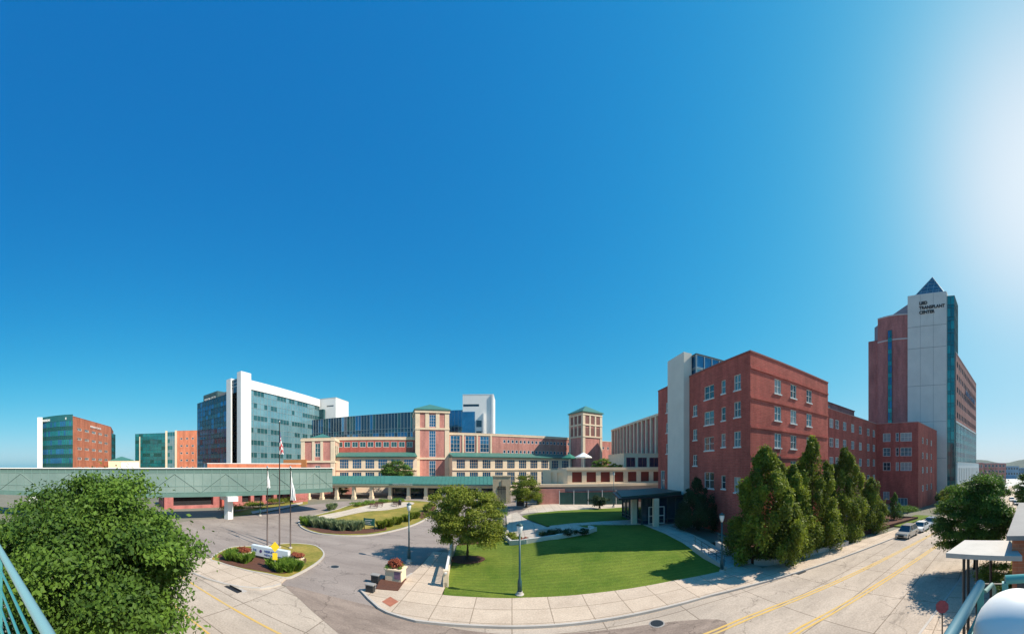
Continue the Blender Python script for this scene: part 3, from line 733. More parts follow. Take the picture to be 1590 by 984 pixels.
# stairs
t = thing('outdoor_stairs', 'outdoor concrete steps with cheek walls rising from the pavement beside the tree bed', 'stairs', (18.9, 20.9, 0))
S = MB()
for i in range(9):
    y = 21.0+i*.5; S.box(17.5, 20.1, y, 25.7, g(19, y)-.4, g(19, y+.5)+.17)
S.build('steps', CONC, t)
for x in (17.15, 20.1):
    S = MB(); S.hexa([(x, 20.9, -.4), (x+.3, 20.9, -.4), (x+.3, 26, -.3), (x, 26, -.3), (x, 20.9, .28), (x+.3, 20.9, .28), (x+.3, 26, 1.15), (x, 26, 1.15)]); S.build('cheek_wall', CONC, t)
    Rl = MB(); xx = x+.15
    for i in range(5):
        y = 21.1+i*1.15; Rl.tube([(xx, y, .2+(y-20.9)*.17), (xx, y, 1.15+(y-20.9)*.17)], .03, 6)
    for h in (.75, 1.15): Rl.tube([(xx, 20.9, h), (xx, 26, h+.87)], .03, 6)
    Rl.build('handrail', TEALPOLE, t)
# retaining wall
def lowwall(name, pts, h, w, m, label, cat, z=None, base=.6):
    t = MB()
    for a, b in zip(pts[:-1], pts[1:]):
        F = Fr(a, b); za = (g(*a) if z is None else z)+h; zb = (g(*b) if z is None else z)+h
        q = [F.p(-w/2, w/2), F.p(F.L+w/2, w/2), F.p(F.L+w/2, -w/2), F.p(-w/2, -w/2)]
        t.hexa([(*q[0], za-h-base), (*q[1], zb-h-base), (*q[2], zb-h-base), (*q[3], za-h-base), (*q[0], za), (*q[1], zb), (*q[2], zb), (*q[3], za)])
    return tag(t.build(name, m), label, cat)
lowwall('retaining_wall', [(20.6, 20.5), (22.0, 19.4), (28, 18.5), (33.6, 17.8), (34.2, 20.2)], .62, .3, CONC, 'low concrete retaining wall below the row of pyramidal trees', 'wall')

# ------------------------------------------------------------------ wing and block right of the brick building
t = thing('brick_wing', 'long red brick wing between the brick building and the tower block', 'building', (41, 33, 0))
pw = [(41.2, 33), (79.9, 33), (79.9, 50), (41.2, 50)]
hh = []
for z in (17.2, 13.2, 9.2, 5.0):
    for s in (4, 6.2, 14.2, 16.6, 20, 24, 28.2, 33, 36.8): hh.append((s-.75, s+.75, z, z+1.9, (2, 2, False)))
walls(t, pw, -4, 21, BRICK, {0: hh}, gls=[GL_WIN, GL_WINP, GL_BLIND], coping=mat('wing_coping', (.45, .25, .22), .8))
B_ = MB(); B_.box(56, 76, 38, 48, 20, 24.2); B_.box(55.8, 76.2, 37.8, 48.2, 24.2, 24.4); B_.build('penthouse', BRICKD, t)
B_ = MB(); B_.box(60, 63, 37.9, 38, 21.4, 23.4); B_.build('penthouse_window', GL_WIN, t)
t = thing('brick_block', 'red brick block with white framed windows before the concrete tower', 'building', (80, 21, -2))
pw = [(80, 21), (101.4, 20.2), (101.4, 34), (80, 34)]
he = []
for z in (16.0, 12.0, 8.0):
    for s, w in ((3, 2.2), (6.1, .9), (8.6, 3.2)): he.append((s-w/2, s+w/2, z, z+2.3, (max(1, int(w)), 2, False)))
he.append((2.0, 3.8, 0, 2.2, (2, 2, False))); he.append((6, 9, -1.5, .6, (3, 1, False)))
hs = [(s-.65, s+.65, z, z+1.7, (1, 2, False)) for s in (4.5, 9, 14) for z in (15.6, 11.4, 7.3, 2.2)]
walls(t, pw, -5, 21, BRICK, {0: hs, 3: [(a+1, b+1, c, d, st) for a, b, c, d, st in he]}, gls=[GL_WIN, GL_WINP, GL_BLIND], coping=MATS['wing_coping'])

# ------------------------------------------------------------------ concrete tower
TZ = -4
t = thing('hospital_tower', 'tall tower of pale concrete and plum brick with a glass pyramid on top', 'tower', (104, 20, TZ))
TC = mat('tower_concrete', (.74, .67, .62), .8, noise=.14, nscale=.2)
S = MB(); S.box(103.5, 112, 17.3, 31, TZ, 68.7); S.box(104.2, 112, 17.2, 17.3, TZ, 68.7)
S.build('concrete_slab', TC, t)
J = MB()
for z in (12, 24.5, 37, 50, 57.5): J.box(103.46, 103.5, 17.3, 31, z, z+.12)
for y in (21.8, 26.4): J.box(103.47, 103.5, y, y+.08, TZ, 68.6)
J.build('panel_joints', mat('joint_grey', (.3, .28, .29), .9), t)  # thin grey strips mark the joints between the tower panels
Ft = Fr((103.5, 31), (103.5, 17.3))
for i, (s, z) in enumerate((('LIED', 65.0), ('TRANSPLANT', 63.4), ('CENTER', 61.8))):
    text(s, 1.45, Ft, 4.2, z, BLACK, t, t=.12, ext=.06, bold=.05)
arc = [(104.3-.7*sin(pi*k/8), 31+11.6*k/8) for k in range(9)]
pl = arc[::-1]
B_ = MB(); pc = [(118, 31), (118, 42.6)]+pl
B_.prism(pc, TZ, 62.6); B_.build('curved_wall', BRICKD, t)
B_ = MB()
for z in (54.0, 62.6):
    B_.prism([(x+.2, y) for x, y in arc]+[(x-.18, y) for x, y in pl], z, z+.45)
B_.split('stone_band', mat('mauve_stone', (.55, .45, .45), .8), t)
B_ = MB(); B_.prism([(106.5, 47.3), (106.5, 42.7), (118, 42.7), (118, 47.3)], TZ, 56.2); B_.build('side_wall', BRICKD, t)
B_ = MB()
B_.hexa([(107, 31.1, 62), (118, 31.1, 62), (118, 45, 56), (107, 45, 56), (107, 31.1, 68.2), (118, 31.1, 68.2), (118, 45, 61.3), (107, 45, 61.3)])
B_.build('sloped_roof', mat('mauve_roof', (.30, .25, .29), .7), t)
Fa = Fr(arc[5], arc[4])
curtain(t, Fa, 0, Fa.L, 20, 57.6, 9, 2, [GL_BLUE, GL_TEAL], [GL_TEALB], MULLD, .62, t=.25, name='window_strip')
Fg = Fr((104.5, 17.25), (104.5, 14.7)); curtain(t, Fg, 0, Fg.L, TZ, 67.5, 17, 2, [GL_TEALB, GL_TEAL], [GL_TEAL], MULLD, .7, name='glass_corner')
Fg = Fr((104.5, 14.7), (111, 14.4)); curtain(t, Fg, 0, Fg.L, TZ, 67.5, 17, 4, [GL_TEALB], [GL_TEAL], MULLD, .7, name='glass_corner')
B_ = MB(); B_.box(104.7, 111, 14.9, 17.2, TZ, 67.6); B_.build('corner_core', DARKMET, t)
pp = [(104.7, 18.2), (115.3, 18.2), (115.3, 28.8), (104.7, 28.8)]
M = MB(); cx, cy, zt = 110, 23.5, 78
for i in range(4):
    a, b = pp[i], pp[(i+1) % 4]; M.face([(*a, 68.9), (*b, 68.9), (cx, cy, zt)])
M.build('glass_pyramid', mat('pyramid_glass', (.12, .22, .28), .1, metal=.5, noise=.6, nscale=.5), t)
M = MB()
for i in range(4):
    a, b = Vector((*pp[i], 68.9)), Vector((*pp[(i+1) % 4], 68.9)); ap = Vector((cx, cy, zt))
    M.tube([a, ap], .16, 6); M.tube([a, b], .16, 6)
    for k in range(1, 5):
        f = k/5; M.tube([a.lerp(ap, f), b.lerp(ap, f)], .06, 5); M.tube([a.lerp(b, f), a.lerp(b, f).lerp(ap, .0)+(ap-(a+b)/2)*(1-abs(2*f-1))], .06, 5)
M.build('pyramid_frame', MULL, t)
# wing of the tower along the street
t = thing('tower_wing', 'long tower wing of pink brick above teal glass and a white base', 'building', (107, 15, TZ))
pq = [(106.8, 14.5), (148.6, 10.3), (150, 24), (108, 28)]
F = Fr(pq[0], pq[1])
hq = grid(1, F.L-1, 14, 1.7, (26.4, 30.9, 35.4, 39.9, 44.4), 2.1, (1, 1, False))
walls(t, pq, 25, 49, BRICKP, {0: hq}, coping=WHITE, frm=MULLD, gl=GL_NAVY)
B_ = MB(); B_.prism([F.p(.3, -.3), F.p(F.L-.3, -.3), pq[2], pq[3]], TZ, 24.99); B_.build('core', DARKMET, t)
curtain(t, F, 0, F.L, 11, 24.6, 4, 16, [GL_NAVY, GL_TEAL], [GL_TEALB], MULL, .5, name='glass_wall', t=-.1)
B_ = MB(); B_.fbox(F, -.1, F.L+.1, -.4, .25, 24.6, 25.1); B_.build('stone_band', WHITE, t)
wb = [F.p(0, .6), F.p(F.L+4, .6), F.p(F.L+4, -6), F.p(0, -6)]
walls(t, wb, TZ, 10.6, WHITE, {0: grid(1, F.L+2, 13, 1.3, (3.5,), 5.2, (1, 1, False))}, name='base_wall')
text('MEDICAL CENTER', 2.6, F, 16, 38.0, mat('navy_lettering', (.03, .06, .16), .5), t, t=.15, ext=.08, bold=.08)

# ------------------------------------------------------------------ main hospital building
O = (-24.7, 93.8); UX, UY = .9207, .3903
def HP(s, tt): return (O[0]+UX*s+UY*tt, O[1]+UY*s-UX*tt)
def hpoly(s0, s1, t0, t1): return [HP(s0, t1), HP(s1, t1), HP(s1, t0), HP(s0, t0)]   # ccw, edge 0 = front
GB = 0.5
t = thing('hospital_wing', 'long pink brick hospital wing with paired square windows and a cream cornice', 'building', (*HP(20, -2), GB))
hl = []
for i in range(11):
    c = 20.2+i*3.05
    for dx in (-.75, .75):
        for z in (17.2, 13.7): hl.append((c+dx-.45, c+dx+.45, z, z+1.05, (1, 1, False)))
for i in range(3):
    c = 2.4+i*5.0; hl.append((c-1.6, c+1.6, 13.9, 19.2, (3, 4, False)))
pq = hpoly(5.3, 56, -14, -1.7)
walls(t, pq, GB, 20, BRICKP, {0: hl}, coping=CREAM, gl=GL_BLUE)
F = Fr(pq[0], pq[1]); C_ = MB()
C_.fbox(F, 0, F.L, .0, .14, 19.4, 19.9)
for s in (.2, 5, 9.8, 14.6): C_.fbox(F, s-.25, s+.25, 0, .2, 13, 19.39)
C_.split('stone_trim', CREAM, t)
t = thing('hospital_wing', 'left pink brick hospital wing with a band of grey windows below the blue glass block', 'building', (*HP(-18, -2), GB))
hl = grid(.5, 30.2, 12, 1.9, (15.3,), 1.7, (2, 1, False))
pq = hpoly(-36, -5.3, -12, -1.7)
walls(t, pq, GB, 18.4, BRICK, {0: hl}, coping=CREAM, gl=GL_AQD)
F = Fr(pq[0], pq[1]); C_ = MB(); C_.fbox(F, 0, F.L, 0, .15, 17.6, 18.3); C_.split('stone_trim', CREAM, t)

def arcade(s0, s1, n, label):
    t = thing('arcade_building', label, 'building', (*HP((s0+s1)/2, 4), GB))
    pq = hpoly(s0, s1, -1.6, 5)
    F = Fr(pq[0], pq[1])
    hl = grid(.6, F.L-.6, n, 2.75, (8.5,), 2.8, (4, 3, False))+grid(.6, F.L-.6, n, 2.75, (3.2,), 4.3, (4, 3, False))
    walls(t, pq, GB, 11.7, CREAM, {0: hl}, gl=GL_BLUE, frm=CREAM, parapet=.01)
    R_ = MB()
    a, b, c, d = HP(s0, 5.7), HP(s1, 5.7), HP(s1, -1.55), HP(s0, -1.55)
    R_.hexa([(*a, 12.0), (*b, 12.0), (*c, 12.0), (*d, 12.0), (*a, 12.25), (*b, 12.25), (*c, 13.7), (*d, 13.7)])
    for i in range(int(F.L/1.2)):
        R_.fbox(Fr(a, b), i*1.2, i*1.2+.05, -.2, -.12, 12.25, 12.36)
    R_.build('sloped_roof', GREENROOF, t)
    B_ = MB(); B_.fbox(F, 0, F.L, 0, .25, 8.0, 8.3); B_.build('stone_band', CREAM, t)
    return t
arcade(5.3, 47.5, 10, 'cream two storey arcade with green roof right of the tall pink tower')
arcade(-29.4, -5.3, 6, 'cream two storey arcade with green roof left of the tall pink tower')

def corner_piers(root, poly, z0, z1, w, m, proud=.12):
    C_ = MB(); n = len(poly)
    for e in range(n):
        F = Fr(poly[e], poly[(e+1) % n])
        C_.fbox(F, -proud, w, 0.0, proud, z0, z1); C_.fbox(F, F.L-w, F.L, 0.0, proud, z0, z1)
    return C_.split('corner_pier', m, root)
# tower 1
t = thing('stair_tower', 'tall pink and cream hospital tower with green hipped roof above the arcades', 'tower', (*HP(0, -2), GB))
pq = hpoly(-5.25, 5.25, -10.5, 0)
st = (3, 4, False)
walls(t, pq, GB, 26.6, BRICKP, {0: [(4.2, 6.3, 21.6, 25.4, st), (4.2, 6.3, 12.2, 20.4, (3, 8, False)), (4.2, 6.3, 4, 11, (3, 6, False))], 3: [(4.2, 6.3, 21.6, 25.4, st)], 1: [(4.2, 6.3, 21.6, 25.4, st)]}, gl=GL_BLUE, coping=CREAM)
corner_piers(t, pq, GB, 26.5, 1.3, CREAM)
C_ = MB()
for e in (0, 1, 3):
    F = Fr(pq[e], pq[(e+1) % 4])
    for z in (11.4, 20.7): C_.fbox(F, -.2, F.L+.2, .0, .24, z, z+.6)
    C_.fbox(F, -.3, F.L+.3, .0, .35, 26.0, 26.75)
    for s in (3.0, 6.35): C_.fbox(F, s, s+1.15, 0, .13, 21.35, 25.95)
C_.split('stone_trim', CREAM, t)
pyramid(t, pq, 27.15, 29.7, GREENROOF, over=.1)
# pavilion at the left end
t = thing('corner_pavilion', 'pink and cream corner pavilion with small green roof left of the arcades', 'building', (*HP(-34, 2), GB))
pq = hpoly(-39.5, -29.5, -6, 7)
walls(t, pq, GB, 17.4, BRICKP, {0: [(4.2, 5.8, 12, 16, (2, 3, False)), (4.2, 5.8, 5.5, 9.4, (2, 3, False))], 1: [(2, 10, 12, 15.5, (5, 3, False))]}, gl=GL_AQD, coping=CREAM)
corner_piers(t, pq, GB, 17.3, 1.1, CREAM)
C_ = MB()
for e in (0, 1, 3):
    F = Fr(pq[e], pq[(e+1) % 4])
    for z in (10.3, 16.7): C_.fbox(F, -.2, F.L+.2, .0, .24, z, z+.6)
    for s in (3.3, 5.85): C_.fbox(F, s, s+.8, 0, .13, 10.95, 16.69)
C_.split('stone_trim', CREAM, t)
pyramid(t, hpoly(-37.5, -31.5, -4, 3), 18.2, 19.6, GREENROOF)
# tower 2 (belvedere)
t = thing('belvedere_tower', 'square cream and brick belvedere tower with green hipped roof above the terrace', 'tower', (*HP(52, 6), GB))
pq = hpoly(48.1, 56.4, 2.8, 11.1)
walls(t, pq, GB, 27.6, BRICKP, {}, coping=CREAM)
corner_piers(t, pq, GB, 27.5, .9, CREAM)
C_ = MB(); V = MB()
for e in range(4):
    F = Fr(pq[e], pq[(e+1) % 4])
    for z in (19.2, 23.3, 26.8): C_.fbox(F, -.15, F.L+.15, .0, .22, z, z+.5)
    for s in (2.65, 5.0): C_.fbox(F, s, s+.65, 0, .16, 19.71, 26.79)
    for s in (1.15, 3.5, 5.85):
        for z in (19.9, 24.0): V.fbox(F, s, s+1.3, 0, .05, z, z+2.7)
C_.split('stone_trim', CREAM, t); V.split('louver_panel', LOUVER, t)
pyramid(t, pq, 28.15, 30.9, GREENROOF, over=.12)
# right wing behind
t = thing('hospital_wing', 'low pink brick hospital wing in shade right of the belvedere tower', 'building', (*HP(66, 0), GB))
pq = hpoly(56.5, 77, -10, 4)
walls(t, pq, GB, 18.9, BRICKP, {0: grid(.4, 20, 8, 1.0, (15.8,), 1.1, (1, 1, False))}, coping=CREAM)
t = thing('hospital_wing', 'tall brick wing with cream vertical fins behind the brick building', 'building', (35, 85, GB))
pq = [(35, 62), (52, 62), (52, 104), (35, 104)]
walls(t, pq, GB, 22.2, BRICKD, {}, coping=CREAM)
F = Fr(pq[3], pq[0]); C_ = MB()
for i in range(15):
    s = .4+i*2.85; C_.fbox(F, s, s+.75, 0, .5, GB, 21.6)
C_.fbox(F, 0, F.L, 0, .55, 21.6, 22.15); C_.split('fin', CREAM, t)

# terrace colonnade
t = thing('terrace_building', 'long cream terrace wall with seven rust red bays below the belvedere tower', 'building', (20, 64, 1.5))
hs = []
pt = [(11.6, 64), (34.8, 64), (34.8, 78), (11.6, 78)]
W = MB(); F = Fr(pt[0], pt[1])
op = [(1.0+i*3.15, 1.0+i*3.15+2.15, 5.75, 7.95) for i in range(7)]
facade(W, F, 1, 8.8, op, depth=.4)
for e in (1, 2, 3): facade(W, Fr(pt[e], pt[(e+1) % 4]), 1, 8.8, [])
W.face([(x, y, 8.4) for x, y in pt])
W.build('wall', CREAM, t)
Q = MB()
for a, b, c, d in op:
    Q = MB(); p, r = F.p(a, -.38), F.p(b, -.38); Q.face([(*p, c), (*r, c), (*r, d), (*p, d)]); 
    for k in range(1, 8): Q.fbox(F, a, b, -.37, -.34, c+(d-c)*k/8, c+(d-c)*k/8+.03)
    Q.build('red_panel', REDPANEL, t)
B_ = MB(); B_.box(5.5, 34.8, 63.0, 63.98, 4.9, 5.45); B_.box(11.4, 34.9, 63.8, 63.99, 8.35, 8.95); B_.split('ledge', CREAM, t)
F2 = Fr((6.6, 66.5), (11.55, 64.0)); W = MB(); ho = [(1.9, 2.6, 5.6, 7.8), (3.3, 4.6, 5.6, 7.8)]
facade(W, F2, 1, 8.4, ho, depth=.3); W.fbox(F2, 0, F2.L, -6, -.31, 1, 8.35); W.build('side_wall', CREAM, t)
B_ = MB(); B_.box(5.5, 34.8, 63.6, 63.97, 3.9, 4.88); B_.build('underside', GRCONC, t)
t = thing('terrace_annex', 'low cream annex with dark windows on the right end of the terrace', 'building', (30, 70, 8.4))
pa = [(25.8, 68), (34.9, 66), (34.9, 80), (25.8, 80)]
walls(t, pa, 8.42, 12.1, CREAM, {0: [(.5, 2.7, 9, 11.3, (2, 1, False)), (3.3, 5.5, 9, 11.3, (2, 1, False)), (6.1, 8.5, 9, 11.3, (2, 1, False))]}, gl=GL_NAVY, frm=BRICKP)
tag(lowwall('brick_wall', [(5.6, 62.6), (10.6, 62.6)], 3.1, .4, BRICKP, 'pink brick wall below the left end of the terrace', 'wall', z=1.4), None)
t = thing('service_fence', 'dark green mesh fence with pale posts before the terrace undercroft', 'fence', (15, 61, 1.5))
B_ = MB(); F = Fr((9.5, 61.4), (24, 60.0)); B_.fbox(F, 0, F.L, -.03, .03, 1.2, 3.9)
B_.build('mesh_panel', mat('dark_green_mesh', (.02, .085, .07), .6, noise=.5, nscale=.4), t)
for i in range(6):
    B_ = MB(); s = i*F.L/5; B_.fbox(F, s-.06, s+.06, -.06, .06, 1.1, 4.3); B_.build('post', FRAMEW, t)
t = tag(MB().build('tmp', DARK), None); bpy.data.objects.remove(t)
t = thing('undercroft', 'dark brick undercroft wall recessed beneath the terrace ledge', 'wall', (20, 63.4, 1.2))
B_ = MB(); B_.box(10.9, 34.7, 63.4, 63.6, .9, 3.88); B_.build('wall', BRICKD, t)
B_ = MB()
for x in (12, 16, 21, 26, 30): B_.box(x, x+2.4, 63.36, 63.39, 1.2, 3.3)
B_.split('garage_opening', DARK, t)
# terrace umbrellas, plants
def parasol(x, y, z, r, top, m, label):
    t = thing('parasol', label, 'umbrella', (x, y, z), 'parasols on the terrace')
    B_ = MB(); B_.tube([(x, y, z), (x, y, top)], .05, 8); B_.build('pole', FRAMEW, t)
    B_ = MB(); n = 8; i0 = [(x+r*cos(2*pi*k/n), y+r*sin(2*pi*k/n), top-r*.55) for k in range(n)]
    for k in range(n):
        B_.face([i0[k], i0[(k+1) % n], (x, y, top)]); a, b = i0[k], i0[(k+1) % n]
        B_.face([(a[0], a[1], a[2]-.2), (b[0], b[1], b[2]-.2), b, a])
    B_.build('canopy', m, t)
x, y = D(906, 71); parasol(x, y, 8.4, 2.0, 12.4, mat('white_canvas', (.8, .8, .78), .8), 'white parasol on the terrace in front of the belvedere tower')
x, y = D(884, 73); parasol(x, y, 8.4, 1.9, 12.2, mat('green_canvas', (.02, .16, .11), .8), 'green parasol on the terrace left of the white one')
for i, (px, d, r, h, mm, lab) in enumerate(((925, 70, 1.2, 2.0, LEAF_DEEP, 'dark green potted shrub nearest the white parasol'), (937, 69, 1.6, 2.6, LEAF_BRIGHT, 'bright green shrub, largest on the terrace edge'), (948, 70, 1.1, 1.8, LEAF_OLIVE, 'olive shrub right of the bright one on the terrace'), (960, 69, .9, 1.2, LEAF_DEEP, 'low shrub at the right end of the terrace planting'))):
    x, y = D(px, d); bush(x, y, 8.4, r, h, mm, lab, nl=1800, ls=.25, group='shrubs on the terrace', seed=90+i)

# ------------------------------------------------------------------ blue glass block and white stair tower behind
t = thing('glass_building', 'long dark blue glass block rising behind the left hospital wing', 'building', (-60, 124, 0))
pg = [(-92, 121), (-14.5, 123.5), (-14.5, 150), (-92, 150)]
F = Fr(pg[0], pg[1])
B_ = MB(); B_.prism([F.p(.2, -.2), F.p(F.L-.2, -.2), pg[2], pg[3]], 0, 31.6); B_.build('core', DARKMET, t)
curtain(t, F, 0, F.L, 15.5, 32, 2, 54, [GL_NAVY, GL_BLUE, GL_NAVY, GL_AQD], [GL_NAVY, SPANB], MULL, .8, jitter=.05)
t = thing('stair_tower', 'plain white panelled tower rising behind the blue glass block', 'tower', (-13, 121, 0))
p1 = D(720, 123.5); p2 = D(741, 123); p3 = D(768, 125)
B_ = MB()
ww = [(-19.2, 119.5), (-8.2, 120.2), (-8.2, 132), (-19.2, 132)]
walls(t, [(-19.2, 119.3), (-7.2, 120.2), (-7.2, 132), (-19.2, 132)], 0, 37.2, WHITE, {0: [(.2, 6.4, 32.6, 33.5, (1, 1, False)), (5.3, 7.4, 24.6, 27.2, (2, 2, False)), (5.3, 7.4, 20.2, 23, (2, 2, False))]}, gl=GL_NAVY, frm=MULLD)
Fw = Fr((-19.2, 119.3), (-7.2, 120.2)); B_ = MB(); B_.fbox(Fw, -.3, 4.8, .05, .6, 15, 30.5); B_.build('glass_bay', GL_BLUE, t)
B_ = MB(); B_.fbox(Fw, 7.9, 8.5, .01, .9, 10, 30); B_.fbox(Fw, 11.3, 12.0, .01, .5, 10, 37.3); B_.split('fin', WHITE, t)

# ------------------------------------------------------------------ large white pier building on the left
t = thing('glass_building', 'tall glass building with white corner pier, navy on the left and aqua on the right', 'building', (-92, 77, 0))
x0, x1, y0, y1 = -122.5, -91.4, 75.7, 127
B_ = MB(); B_.box(x0+.3, x1-.3, y0+.3, y0+9, 0, 38.3); B_.box(x0+.3, x1-.3, y0+9.01, y1, 0, 42.35); B_.split('core', DARKMET, t)
F = Fr((x0, y0), (-99.8, y0-.0)); curtain(t, F, 0, 22.6, 0, 38.5, 9, 10, [GL_BLUE, GL_NAVY], [SPANB, GL_BLUE], MULLD, .55, jitter=.02)
F = Fr((x1, 80.6), (x1, y1)); curtain(t, F, 0, F.L, 0, 39.6, 8, 24, [GL_AQD, GL_AQUA, GL_AQD], [GL_AQUA], MULL, .42, jitter=.03)
B_ = MB(); B_.fbox(F, -.2, F.L+.1, -.5, .4, 39.6, 43.2); B_.box(x0-.2, x1, y0+9, y1, 42.4, 43.2); B_.build('white_band', WHITE, t)
B_ = MB(); B_.box(-92.9, -90.5, 75.3, 80.5, 0, 45.6); B_.build('corner_pier', WHITE, t)
B_ = MB(); B_.box(-99.7, -96.8, 75.3, 79, 0, 44.2); B_.build('slim_pier', WHITE, t)
B_ = MB(); B_.box(-96.78, -92.92, 76.0, 79, 0, 43.6); B_.build('recess_glass', GL_NAVY, t)
B_ = MB()
for z in (40.5, 41.8, 43.1): B_.box(-96.77, -92.93, 75.8, 75.99, z, z+.3)
B_.split('louver', MULL, t)
B_ = MB(); B_.box(-120, -109, 77.5, 84, 38.5, 42.0)
for k in range(11): B_.box(-120+k, -119.6+k, 77.35, 77.49, 38.9, 41.8)
B_.build('mechanical_screen', mat('screen_metal', (.06, .12, .13), .5, metal=.3), t)
F = Fr((-120, 77.3), (-109, 77.3)); text('MEDICAL CENTER', 1.1, F, 1.0, 39.2, WHITE, t, t=.1, ext=.05)
B_ = MB(); B_.box(-108, -102, 78, 84, 38.5, 40.6); B_.split('roof_unit', GREYROOF, t)
t = thing('stair_tower', 'cream white box tower at the far end of the aqua glass facade', 'tower', (-94, 133, 0))
pw = [(-97, 127.3), (-83, 129.5), (-83, 142), (-97, 142)]
walls(t, pw, 0, 43.5, WHITE, {0: [(9, 13, 39.2, 40.0, (1, 1, False))], }, coping=CREAM)
B_ = MB(); B_.box(-92, -88.6, 126.9, 128.4, 20, 38); B_.build('glass_slot', GL_AQD, t)

# podium behind the bridge
t = thing('podium_building', 'low orange brick podium with pale roof edge behind the footbridge', 'building', (-70, 75, 0))
pp_ = [D(322, 84), D(474, 92), D(474, 99), D(322, 95)]
walls(t, pp_, 0, 9.9, BRICKO, {}, coping=WHITE)
B_ = MB(); a, b = D(440, 93), D(475, 91); F = Fr(a, b); B_.fbox(F, 0, F.L, -5, 0, 9, 11.2); B_.build('roof_block', mat('orange_block', (.45, .18, .06), .8, noise=.2), t)

# ------------------------------------------------------------------ far left buildings
t = thing('research_building', 'curved teal glass and orange brick building with a white fin at far left', 'building', (-150, 25, 0))
cv = [D(66, 160), D(78, 156), D(90, 153), D(102, 151), D(113, 150)]
D2 = D(172, 190)
B_ = MB(); B_.prism([D(66.6, 161), D(90, 154.2), D(112.6, 151.2), D2, D(172, 215), D(80, 195)], 0, 33.6); B_.build('core', DARKMET, t)
for a, b in zip(cv[:-1], cv[1:]):
    F = Fr(a, b); curtain(t, F, 0, F.L, 0, 31.6, 7, 4, [GL_TEAL, GL_BLUE], [SPANG], MULLD, .6)
    W = MB(); W.fbox(F, 0, F.L, -.3, .1, 31.6, 34.6); W.build('parapet', mat('teal_parapet', (.012, .10, .11), .3, noise=.2), t)
F = Fr(cv[0], cv[-1]); text('RESEARCH CENTER II', 1.5, F, .9, 32.2, WHITE, t, t=1.0, ext=.06, bold=.03)
pbk = [cv[-1], D2, D(176, 215), D(115, 185)]
F = Fr(pbk[0], pbk[1])
hl = []
for z in (3, 7.8, 12.6, 17.6, 22.4, 27.2):
    hl.append((4.5, 8.5, z, z+1.3, (3, 1, False)))
    for k in range(4): hl.append((12+k*8, 16.5+k*8, z, z+1.3, (3, 1, False)))
walls(t, pbk, 0, 33.6, BRICKO, {0: hl}, coping=BRICKO)
text('RESEARCH CENTER', 1.5, F, 18, 30.2, WHITE, t, t=.15, ext=.06)
B_ = MB(); B_.prism([D(58, 158), D(66, 158), D(66, 166), D(58, 166)], 0, 34.4); B_.build('white_fin', WHITE, t)
Fg = Fr(D(172.2, 196), D(179, 205)); curtain(t, Fg, 0, Fg.L, 0, 30.5, 7, 2, [GL_TEAL], [SPANG], MULLD, .6, name='stair_glass')
B_ = MB(); B_.prism([D(172.2, 197), D(179, 206), D(179, 214), D(172, 214)], 0, 30.6); B_.build('stair_core', DARKMET, t)

t = thing('research_building', 'green glass and orange brick building between the fin building and the navy glass', 'building', (-180, 80, 0))
a, b, c, d = D(210, 225), D(257, 218), D(275, 215), D(306, 212)
B_ = MB(); B_.prism([D(210.5, 227), D(257, 220), D(305, 214), D(306, 240), D(210, 245)], 0, 33); B_.build('core', DARKMET, t)
F = Fr(a, b); curtain(t, F, 0, F.L, 0, 33, 7, 8, [SPANG, GL_TEAL], [GL_TEAL], MULLD, .5)
B_ = MB(); B_.fbox(F, 3.3, 3.9, .1, .5, 0, 31); B_.build('column', CREAM, t)
F = Fr(b, c); curtain(t, F, 1.5, F.L-1.5, 0, 33.5, 7, 3, [GL_AQUA, GL_TEAL], [GL_AQUA], MULL, .6, name='stair_glass')
for s in (.0, F.L-1.5):
    B_ = MB(); B_.fbox(F, s, s+1.4, -.6, .5, 0, 34.5); B_.build('column', CREAM, t)
F = Fr(c, d); W = MB(); hl = grid(1, F.L-1, 3, 1.6, (3, 8, 13, 18, 23, 28), 1.3, (1, 1, False))
walls(t, [c, d, D(306, 235), D(275, 235)], 0, 34, BRICKO, {0: hl}, coping=BRICKO)
t = thing('low_building', 'low pale building with green hipped roof between the two far research buildings', 'building', (-165, 60, 0))
pq = [D(168, 172), D(216, 168), D(216, 190), D(168, 192)]
walls(t, pq, 0, 12.2, CREAM, {}, coping=CREAM)
pyramid(t, [D(170, 174), D(208, 171), D(208, 188), D(170, 190)], 12.8, 15.2, GREENROOF)
B_ = MB(); B_.prism([D(188, 160), D(216, 158), D(216, 166), D(188, 168)], 0, 11.4); B_.build('white_annex', WHITE, t)

# ------------------------------------------------------------------ glazed footbridge
t = thing('glazed_footbridge', 'long enclosed green glass footbridge on pillars crossing the picture at left', 'footbridge', (-46, 18, 4))
F = Fr((-58.5, -13), (-33.6, 51.2))
zb, zt_ = 4.55, 8.75
B_ = MB(); B_.fbox(F, 0, F.L, -3.6, .1, zb-.45, zb+.25); B_.build('deck', mat('teal_edge_beam', (.10, .19, .17), .5, noise=.2), t)
B_ = MB(); B_.fbox(F, -.1, F.L+.1, -3.7, .25, zt_, zt_+.14); B_.build('roof', WHITE, t)
G_ = MB(); M_ = MB(); X_ = MB()
n = 46
for tt, sg in ((.0, 1), (-3.5, -1)):
    for i in range(n):
        a, b = F.L*i/n, F.L*(i+1)/n
        for z0, z1 in ((zb+.25, zt_-.75), (zt_-.75, zt_)):
            pa, pb = F.p(a, tt), F.p(b, tt); G_.face([(*pa, z0), (*pb, z0), (*pb, z1), (*pa, z1)], 0 if z1 < zt_ else 1)
        M_.fbox(F, a-.03, a+.03, tt, tt+sg*.08, zb+.25, zt_)
    for z in (zb+.3, zb+1.3, zt_-.75): M_.fbox(F, 0, F.L, tt, tt+sg*.07, z, z+.07)
